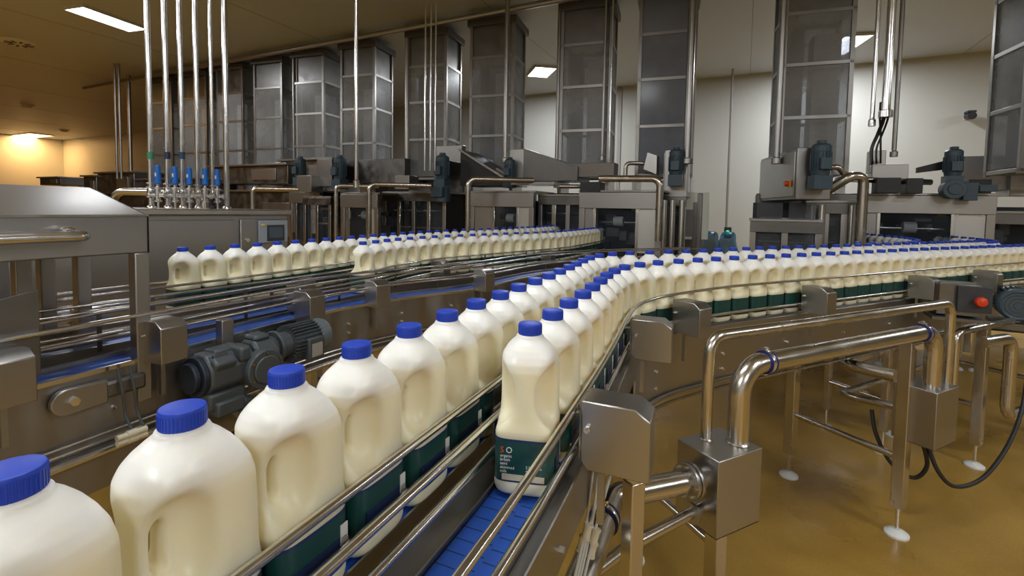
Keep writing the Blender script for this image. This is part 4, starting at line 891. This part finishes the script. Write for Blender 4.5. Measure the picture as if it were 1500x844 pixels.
q = aty(1394, 276, 4.35); t = thing('electric_motor', 'tall blue-grey motor with round gear case on the right-hand machine', 'motor', (q.x, q.y, q.z - .06), ROOM_YAW); motor_up(t, 0, 0, .17, 1.05, nm='motor_housing'); m = MB(); m.cyl((0, -.08, .05), (0, .05, .05), .085, 24); m.cyl((0, -.09, .05), (0, -.08, .05), .05, 20); m.box((.12, 0, .03), (.10, .09, .16)); m.box((.24, 0, .06), (.12, .08, .06)); part('gear_case', m, MOTORB, t, bevel=.004)
q = aty(1345, 275, 4.4); 
for i_, (dx, w_) in enumerate(((-.22, .18), (.02, .12), (.62, .16))): slab(('dark mechanism block left of the gear-case motor', 'small dark block behind the gear-case motor', 'dark mechanism block right of the gear-case motor')[i_], 'mechanism_block', (q.x + dx, q.y + .1, 1.62), (w_, .2, .14), DARK, cat='block')
# centre machine (tower 2) with white sign
pr = aty(908, 290, 5.0); machine((pr.x, pr.y), .86, 'centre labelling machine with bare metal plates and a white reel', 2)
q = aty(980, 330, 4.95); glass_bay((q.x + .04, q.y + .1), .26, 'narrow bright steel column bay right of the centre machine', 1.50, 2, .4, light=True)
for i, u in enumerate((972, 984, 998)): q = aty(u, 330, 4.85); m = MB(); m.cyl((0, 0, .3), (0, 0, 1.46), .030, 16); m.lathe([(.042, .6), (.042, .64)], 16); single('chrome_column', m, RAIL, 'bright chrome column %s beside the centre machine' % ('leftmost', 'in the middle', 'rightmost')[i], 'column', 'chrome columns of the centre machine', loc=(q.x, q.y, 0))
q = aty(967, 262, 4.72); bent([(q.x - .58, q.y + .12, q.z), (q.x, q.y, q.z), (q.x, q.y, 1.05)], .034, .08, 'pipe bending down at the right of the centre machine')
q = aty(990, 255, 5.1); control_cab((q.x, q.y), .24, .4, 1.50, 2.0, 'tall steel cabinet with a blue motor above the centre machine')
q = aty(930, 246, 5.2); bent([(q.x - .1, q.y, 1.68), (q.x - .1, q.y, q.z + .05), (q.x + .22, q.y, q.z + .05)], .022, .05, 'small hooked pipe above the centre machine')
q = aty(952, 240, 5.15); m = MB(); m.add([(-.06, -.05, -.06), (.08, -.05, -.12), (.08, -.05, .08), (-.02, -.05, .12), (-.06, .10, -.06), (.08, .10, -.12), (.08, .10, .08), (-.02, .10, .12)], [(0, 1, 2, 3), (7, 6, 5, 4), (0, 4, 5, 1), (1, 5, 6, 2), (2, 6, 7, 3), (3, 7, 4, 0)]); single('chute_plate', m, STEEL, 'bright angled chute plate beside the centre machine cabinet', 'plate', None, .003, tuple(q), ROOM_YAW)
q = aty(862, 250, 5.6); slab('row of brown steel boxes above the centre machine', 'terminal_box', (q.x + .05, q.y, q.z), (.55, .2, .16), mat('brown_grey_steel', (.22, .20, .18), .4, .8), cat='box')
q = aty(868, 274, 5.2); slab('dark valve block above the left of the centre machine', 'mechanism_block', (q.x, q.y, q.z - .02), (.22, .2, .14), DARK, cat='block')
q = aty(1020, 332, 5.3); t = thing('sign_board', 'cream notice board with a grey panel right of the centre machine', 'sign', (q.x, q.y, 1.0), 0); 
m = MB(); m.box((0, 0, .30), (.26, .02, .52)); part('board', m, mat('sign_cream', (.90, .92, .82), .5), t, bevel=.003); m = MB(); m.box((-.055, -.012, .22), (.15, .006, .30)); part('grey_panel', m, mat('sign_grey', (.28, .27, .27), .6), t); m = MB(); m.cyl((.02, .03, -1.0), (.02, .03, .06), .018, 10); part('post', m, STEEL, t)
q = aty(1066, 341, 8.6); t = thing('exit_switch', 'small dark box with a glowing green lamp on the back wall', 'switch box', (q.x, q.y, q.z), ROOM_YAW)
m = MB(); m.box((0, 0, 0), (.12, .10, .20)); part('box_body', m, DARK, t, bevel=.005); m = MB(); m.cyl((0, -.05, .01), (0, -.065, .01), .035, 16); part('green_lamp', m, emit('green_glow', (.05, .8, .3), 1.6), t)
m = MB(); q2 = room(0, 0); 
m.cyl((0, 0, -.1), (0, 0, HC - q.z), .022, 8); single('conduit', m, mat('conduit_grey', (.3, .29, .27), .5), 'grey conduit running down the pale wall to the green lamp box', 'conduit', loc=(q.x, q.y + .07, q.z + .1 - .1))
for i, (u, sx_) in enumerate(((1040, .30), (1066, .30))):
    q = aty(u, 362, 6.2); m = MB(); rr = random.Random(i)
    pts = 9; ring = []
    m.lathe([(.001, .0), (.13, .02), (.15, .15), (.15, .3), (.14, .42), (.11, .52), (.10, .60), (.08, .66), (.02, .67)], 22)
    m.v = [(x * (1 + .16 * math.sin(31 * z + 5 * math.atan2(y, x)) + .1 * math.sin(11 * z + 3 * math.atan2(y, x))), y * (1 + .12 * math.cos(z * 43 + x * 30)), z + .03 * math.sin(4 * math.atan2(y, x))) for x, y, z in m.v]
    single('waste_sack', m, FILM, 'crumpled blue plastic sack %s against the pale wall' % ('left', 'right of the first')[i], 'sack', 'blue sacks by the wall', loc=(q.x, q.y, .40))
    m = MB(); m.box((0, 0, .19), (.34, .34, .38)); single('sack_stand', m, STEELH, 'low steel stand under the %s blue sack' % ('left', 'right')[i], 'stand', None, .01, (q.x, q.y, 0), ROOM_YAW)
# machine between towers 3 and 4 (open hatch)
pr = aty(735, 290, 5.75); machine((pr.x, pr.y), .86, 'labelling machine left of centre below the open black hatch', 3, win=(.62, .90))
q = aty(822, 325, 5.6); glass_bay((q.x, q.y), .52, 'glazed bay between the two middle labelling machines', 1.50, 3)
q = aty(686, 262, 5.5); bent([(q.x + .75, q.y + .1, q.z), (q.x, q.y, q.z), (q.x, q.y, 1.08)], .032, .09, 'pipe bending down left of the open-hatch machine')
q = aty(709, 248, 5.9); t = thing('hatch', 'open black hatch with a sloping bright-edged steel lid', 'hatch', (q.x, q.y, q.z - .2), ROOM_YAW)
m = MB(); m.add([(-.34, 0, 0), (.36, 0, 0), (.36, 0, .02), (-.34, 0, .42), (-.34, .5, 0), (.36, .5, 0), (.36, .5, .02), (-.34, .5, .42)], [(0, 1, 2, 3), (7, 6, 5, 4), (0, 4, 5, 1), (1, 5, 6, 2), (2, 6, 7, 3), (3, 7, 4, 0)]); part('cavity', m, BLACK, t)
Rl = Matrix.Rotation(.52, 3, 'Y'); m = MB(); m.box((.02, .25, .235), (.84, .56, .02), M=Rl); l = part('lid', m, DARKST, t, bevel=.003); m = MB(); m.box((.02, -.035, .245), (.84, .012, .022), M=Rl); part('lid_edge', m, RAIL, l); m = MB(); m.box((.16, .25, .18), (.16, .2, .02), M=Rl); part('lid_plate', m, STEELH, l)
q = aty(780, 245, 6.0); t = thing('control_cabinet', 'steel cabinet with a long dark side and upright motor in front', 'cabinet', (q.x - .05, q.y, 1.68), ROOM_YAW)
m = MB(); m.box((-.12, 0, .20), (.26, .35, .38)); part('front_box', m, MATS['bare_plate'], t, bevel=.004); m = MB(); m.add([(.01, -.18, 0), (.70, -.18, 0), (.70, -.18, .16), (.01, -.18, .40), (.01, .3, 0), (.70, .3, 0), (.70, .3, .16), (.01, .3, .40)], [(0, 1, 2, 3), (7, 6, 5, 4), (0, 4, 5, 1), (1, 5, 6, 2), (2, 6, 7, 3), (3, 7, 4, 0)]); part('side_housing', m, DARKST, t, bevel=.004); motor_up(t, -.12, -.28, .02, 1.05)
q = aty(788, 270, 5.75); m = MB(); m.box((0, 0, 0), (.55, .35, .035)); m.box((.4, .05, -.03), (.35, .25, .03)); single('tray_plate', m, STEEL, 'bright flat steel plate below the upright middle motor', 'plate', None, .003, tuple(q), ROOM_YAW)
q = aty(828, 252, 5.8); bent([(q.x - .32, q.y, q.z + .01), (q.x + .08, q.y, q.z + .01), (q.x + .15, q.y, q.z - .12)], .024, .06, 'short hooked pipe between the two middle machines')
q = aty(852, 276, 5.4); bent([(q.x - .25, q.y, q.z + .02), (q.x + .07, q.y, q.z + .02), (q.x + .12, q.y, q.z - .12)], .024, .06, 'short curved pipe at the left top of the centre machine')
# machine around towers 5 and 6
q = aty(607, 320, 6.2); glass_bay((q.x, q.y), .95, 'wide dark glazed machine bay left of the open-hatch machine', 1.52, 4)
q = aty(658, 320, 6.4); slab('dark upright column between the glazed bay and the open hatch', 'machine_column', (q.x, q.y, 1.0), (.22, .4, 1.9), DARKST, cat='column')
q = aty(528, 290, 6.1); machine((q.x, q.y), .62, 'labelling machine behind the left bottles with a tan top beam', 4, 1.50)
q = aty(541, 270, 5.7); bent([(q.x + .72, q.y + .1, q.z), (q.x, q.y, q.z), (q.x, q.y, .95)], .028, .08, 'pipe bending down in front of the wide dark glazed bay')
q = aty(648, 270, 5.95); t = thing('electric_motor', 'tall blue-grey motor stack left of the open hatch', 'motor', (q.x, q.y, q.z - .22), ROOM_YAW); motor_up(t, 0, 0, .28, 1.3, nm='motor_housing'); m = MB(); m.cyl((0, 0, .0), (0, 0, .20), .10, 16); m.box((0, -.03, .12), (.16, .2, .12)); part('gear_case', m, MOTORB, t, bevel=.004)
q = aty(596, 270, 6.0); slab('steel junction box on the wide dark glazed bay', 'terminal_box', (q.x, q.y, q.z + .02), (.22, .2, .17), STEELH, cat='box')
q = aty(648, 262, 6.6); slab('tall pale steel panel left of the open black hatch', 'machine_cover', (q.x + .1, q.y + .1, 1.80), (.42, .1, .80), STEELH)
q = aty(560, 240, 7.2); m = MB(); m.box((0, 0, 0), (1.15, .4, .34)); single('machine_cover', m, DARKST, 'long dark sloping cover below the thin hanging pole', 'cover', None, .005, (q.x, q.y, 1.86), ROOM_YAW)
# farther left machines
q = aty(448, 300, 7.4); machine((q.x, q.y), .66, 'far labelling machine right of the long cabinet', 5, 1.55)
q = aty(480, 325, 7.0); glass_bay((q.x - .1, q.y - .1), .5, 'dark glazed bay with blue parts at the far left machines', 1.45, 2)
q = aty(492, 272, 5.9); bent([(q.x + .5, q.y + .1, q.z), (q.x, q.y, q.z), (q.x, q.y, .9)], .024, .06, 'thin pipe bending down left of the tan-topped machine')
q = aty(370, 276, 5.5); bent([(q.x + .48, q.y + .1, q.z), (q.x, q.y, q.z), (q.x, q.y, 1.15)], .026, .06, 'pipe hook just right of the risers')
q = aty(440, 262, 7.2); t = thing('electric_motor', 'small blue-grey motor above the far labelling machine', 'motor', (q.x, q.y, q.z - .1), ROOM_YAW); motor_up(t, 0, 0, .12, 1.25, nm='motor_housing'); m = MB(); m.box((.2, 0, .02), (.3, .22, .24)); part('gear_case', m, STEELH, t, bevel=.004)
q = aty(498, 258, 7.0); t = thing('electric_motor', 'blue-grey finned motor left of the thin hanging pole', 'motor', (q.x, q.y, q.z - .15), ROOM_YAW); motor_up(t, 0, 0, .10, 1.4, nm='motor_housing'); m = MB(); m.box((-.25, .05, .2), (.3, .22, .40)); part('gear_case', m, STEELH, t, bevel=.004)
for i, (u, v, Yd, w_, h_, lb) in enumerate(((385, 258, 8.4, 2.0, .30, 'long dark machine top right of the risers'), (470, 255, 8.0, 1.2, .40, 'dark machine top behind the small motor'), (195, 270, 9.5, 1.3, .40, 'dark machine block left of the risers'), (158, 276, 9.9, .5, .45, 'dark upright machine block beside the orange wall'), (98, 267, 11.0, .95, .16, 'low dark machine top in front of the orange wall'), (620, 300, 7.6, 1.0, 1.0, 'dark machine body behind the wide glazed bay'), (260, 300, 9.0, 2.6, .9, 'broad dark machine bank behind the cabinet'), (400, 320, 8.2, 2.4, .9, 'broad dark machine bank behind the far labelling machine'))):
    q = aty(u, v, Yd); t = thing('machine_block', lb, 'machine', (q.x, q.y, q.z - h_ / 2), ROOM_YAW); m = MB(); m.box((0, 0, h_ / 2), (w_, .6, h_)); part('body', m, DARKST, t, bevel=.01)
    m = MB(); m.box((0, -.02, h_ + .01), (w_ + .06, .66, .03)); part('top_plate', m, STEELH, t, bevel=.004)
    m = MB(); m.box((w_ * .22, -.31, h_ * .5), (w_ * .3, .02, h_ * .6)); part('access_door', m, STEELH, t, bevel=.003)
    for sx in (-1, 1): m = MB(); zf = q.z - h_ / 2; m.box((sx * w_ * .42, .1, -zf / 2), (.06, .06, zf)); part('leg', m, STEELH, t)
# base cabinets that carry the towers
for k, p in enumerate(TP):
    if k == 0: continue
    t = thing('tower_base', 'dark machine base under the tower %s' % where[k], 'machine base', (p.x, p.y, 0), ROOM_YAW, 'machine bases under the towers')
    m = MB(); m.box((0, .1, .80), (.90, .55, 1.5)); part('body', m, DARKST, t, bevel=.01)
    for x in (-.3, .3): m = MB(); m.box((x, -.02, 1.62), (.05, .3, .2)); part('tower_foot', m, STEEL, t)
    m = MB(); m.box((0, -.185, 1.15), (.8, .02, .6)); part('access_door', m, DARKST, t, bevel=.003)
# ------------------------------------------------------------------ posts, hanging rods, ceiling pipe
def rod(u, v0, v1, Yd, r, label, m_=STEEL, name='steel_post', grp=None, foot=True):
    a = aty(u, v1, Yd); m = MB(); m.cyl((0, 0, 0), (0, 0, HC - a.z), r, 12)
    if foot: m.lathe([(r * 1.6, .0), (r * 1.6, .05), (r, .06)], 12)
    return single(name, m, m_, label, 'post', grp, loc=tuple(a))
POSTS = [(740, 238, 5.9, .030, 'steel post in front of the tower beside the square light'), (596, 245, 6.9, .034, 'steel post between the glinting tower and the one behind the hanging pole'), (816, 240, 6.1, .030, 'steel post left of the tower before the pale wall'), (538, 240, 7.6, .030, 'steel post in front of the tower behind the hanging pole'), (427, 245, 8.8, .030, 'steel post left of the two leftmost clear towers'), (1006, 240, 5.0, .040, 'steel post right of the bluish tower'), (1137, 240, 4.45, .028, 'steel post on the left face of the orange-knob tower'), (382, 245, 9.4, .03, 'steel post above the far dark machine tops'), (192, 262, 9.8, .035, 'dark steel post left of the risers'), (882, 235, 5.6, .018, 'thin post in front of the tower before the pale wall')]
for u, v, Yd, r, lb in POSTS: rod(u, 0, v, Yd, r, lb, grp='steel posts under the ceiling')
for i, u in enumerate((622, 630, 637)): rod(u, 0, 250, 5.6, .010, 'thin hanging rod, %s of three in front of the glinting tower' % ('left', 'middle', 'right')[i], RAIL, 'hanging_rod', 'three thin rods', False)
for i, u in enumerate((431, 436, 443)): rod(u, 0, 250, 7.9, .013, 'thin distant rod, %s of three left of the clear towers' % ('left', 'middle', 'right')[i], STEELH, 'hanging_rod', 'three far rods', False)
for i, u in enumerate((172, 178)): rod(u, 0, 262, 9.0, .02, 'thin brown rod, %s of two before the orange wall' % ('left', 'right')[i], STEELH, 'hanging_rod', 'two rods by the orange wall', False)
rod(522, 0, 275, 3.6, .0135, 'thin bright steel pole hanging from the ceiling at left of centre', RAIL, 'hanging_pole')
rod(892, 0, 235, 5.3, .009, 'thin wire rod in front of the tower before the pale wall', RAIL, 'hanging_rod', None, False)
rod(1277, 0, 185, 3.9, .016, 'slim steel drop pipe right of the orange-knob tower', RAIL, 'drop_pipe'); rod(1297, 0, 172, 3.8, .030, 'thicker steel drop pipe with black cables at its foot', RAIL, 'drop_pipe'); rod(1309, 0, 230, 4.6, .02, 'dull conduit right of the two bright drop pipes', STEELH, 'drop_pipe')
for i, (u1, u2) in enumerate(((1296, 1277), (1302, 1284), (1290, 1290))):
    cable([aty(u1, 150, 3.85), aty(u1 - 1, 172, 3.85), aty((u1 + u2) / 2, 195, 4.0), aty(u2, 218, 4.4), aty(u2, 240, 4.7)], .014 if i == 0 else .008, 'black cable %s from the foot of the thick drop pipe' % ('sloping down', 'looping down on the right', 'dropping straight')[i])
pA = aty(150, 140, 10.3); 
m = MB(); P_a = room(13, 5.4, HC - .10); P_b = room(-2.4, 5.4, HC - .10); m.tube([P_a, P_b], .035, 12); single('ceiling_pipe', m, STEELH, 'long steel pipe running under the ceiling past the tower heads', 'pipe')
# sensors, vent, camera
q = atz(28, 62, HC); t = thing('ceiling_vent', 'round slotted ceiling vent at the upper left', 'vent', (q.x, q.y, HC), 0)
m = MB(); m.lathe([(.001, -.03), (.20, -.03), (.24, -.012), (.25, 0)], 32); part('vent_disc', m, WHITE, t); m = MB()
for k in range(10): a = 2 * PI * k / 10; m.box((.13 * math.cos(a), .13 * math.sin(a), -.033), (.10, .03, .006), a)
part('vent_slots', m, DARK, t)
for i, (u, v) in enumerate(((40, 153), (94, 190))):
    q = atz(u, v, HC); m = MB(); m.lathe([(.001, -.09), (.08, -.08), (.12, -.03), (.16, 0)], 20); single('smoke_detector', m, mat('detector_%d' % i, (.35, .28, .18), .5), 'small round ceiling detector %s' % ('above the orange-lit wall corner', 'close to the far orange wall'), 'detector', loc=(q.x, q.y, HC)) if False else single('smoke_detector', m, WHITE, ('small round ceiling detector above the orange-lit corner', 'small round ceiling detector near the far orange wall')[i], 'detector', loc=(q.x, q.y, HC))
def on_back(u, v, bb):     # point where the pixel ray meets the plane b = bb
    r = pix(u, v); d = Vector((r[0], r[1], 0)); t_ = bb / d.dot(DB); return Vector((r[0] * t_, r[1] * t_, ZC + r[2] * t_))
q = on_back(1419, 170, B1 - .12); t = thing('security_camera', 'small dark camera mounted high on the pale wall at right', 'camera', tuple(q), ROOM_YAW); m = MB(); m.cyl((0, -.14, -.02), (0, .02, .0), .055, 16); m.box((0, -.05, .05), (.10, .16, .03)); part('camera_body', m, DARK, t); m = MB(); m.cyl((0, .0, 0), (0, .12, -.02), .025, 10); part('arm', m, WHITE, t)
# ------------------------------------------------------------------ lamps
LP = [atz(153, 24, HC), atz(1243, 62, HC), atz(796, 106, HC)]
# ------------------------------------------------------------------ ceiling lights
LAMP = emit('lamp_diffuser', (1., 1., 1.), 9.0); LAMPW = emit('warm_lamp_diffuser', (1., .66, .28), 6.0)
HOUS = mat('lamp_housing', (.7, .7, .68), .4)
def ceiling_lamp(loc, lx, ly, yaw, power, label, warm=False, group='ceiling light panels'):
    t = thing('ceiling_light', label, 'light', (loc[0], loc[1], HC), yaw, group)
    m = MB(); m.box((0, ly / 2 + .01, -.02), (lx + .04, .02, .04)); m.box((0, -ly / 2 - .01, -.02), (lx + .04, .02, .04)); m.box((lx / 2 + .01, 0, -.02), (.02, ly, .04)); m.box((-lx / 2 - .01, 0, -.02), (.02, ly, .04))
    part('frame', m, HOUS, t); m = MB(); m.box((0, 0, -.018), (lx, ly, .03)); part('diffuser', m, LAMPW if warm else LAMP, t)
    a = area('lamp_light', (loc[0], loc[1], HC - .05), lx, ly, power, (1, .55, .20) if warm else (.93, .965, 1.), yaw); return t
def lamp_from(corners):
    c = [atz(u, v, HC) for u, v in corners]; ctr = sum(c, Vector()) / 4; ax = ((c[2] - c[1]) + (c[3] - c[0])) / 2; ay = ((c[1] - c[0]) + (c[2] - c[3])) / 2
    return ctr, ax.length, ay.length, math.atan2(ax.y, ax.x)
c_, lx, ly, yw = lamp_from([(97, 12), (120, 4), (210, 38), (193, 44)])
ceiling_lamp(c_, lx, ly * .9, yw, 45, 'long bright ceiling light panel at the upper left')
c_, lx, ly, yw = lamp_from([(1210, 77), (1228, 51), (1269, 48), (1247, 76)])
ceiling_lamp(c_, lx, ly, yw, 70, 'bright square ceiling light right of the orange-knob tower')
c_, lx, ly, yw = lamp_from([(780, 107), (778, 97), (803, 95), (812, 113)])
ceiling_lamp(c_, lx, ly, yw, 70, 'small square ceiling light between two middle towers')
q = atz(44, 198, HC); ceiling_lamp(q, 2.0, .7, ROOM_YAW, 100, 'distant warm ceiling light by the orange wall', True)
# unseen ceiling lamps added around the frame as fill light
for i, (a, b, p) in enumerate([(1.2, .6, 30), (-3.2, .9, 45), (1.8, -3.6, 150), (-3.4, -3.6, 150), (5.5, -1.5, 60), (-6.5, 2.8, 50), (-6, 7.5, 50), (7.6, 1.2, 60)]):
    ceiling_lamp(room(a, b), 1.5, .42, ROOM_YAW, p, 'added fill light panel, unseen, %s outside the picture' % ('above the near bottles', 'above the right-hand pipes', 'behind the camera at left', 'behind the camera at right', 'over the hood', 'over the far right run', 'by the wall at far right', 'above the cabinet')[i])
for i, (a, b, p) in enumerate([(13.5, 2, 60)]): ceiling_lamp(room(a, b), 1.5, .42, ROOM_YAW, p, 'warm ceiling light of the hall hidden left of the frame', True)
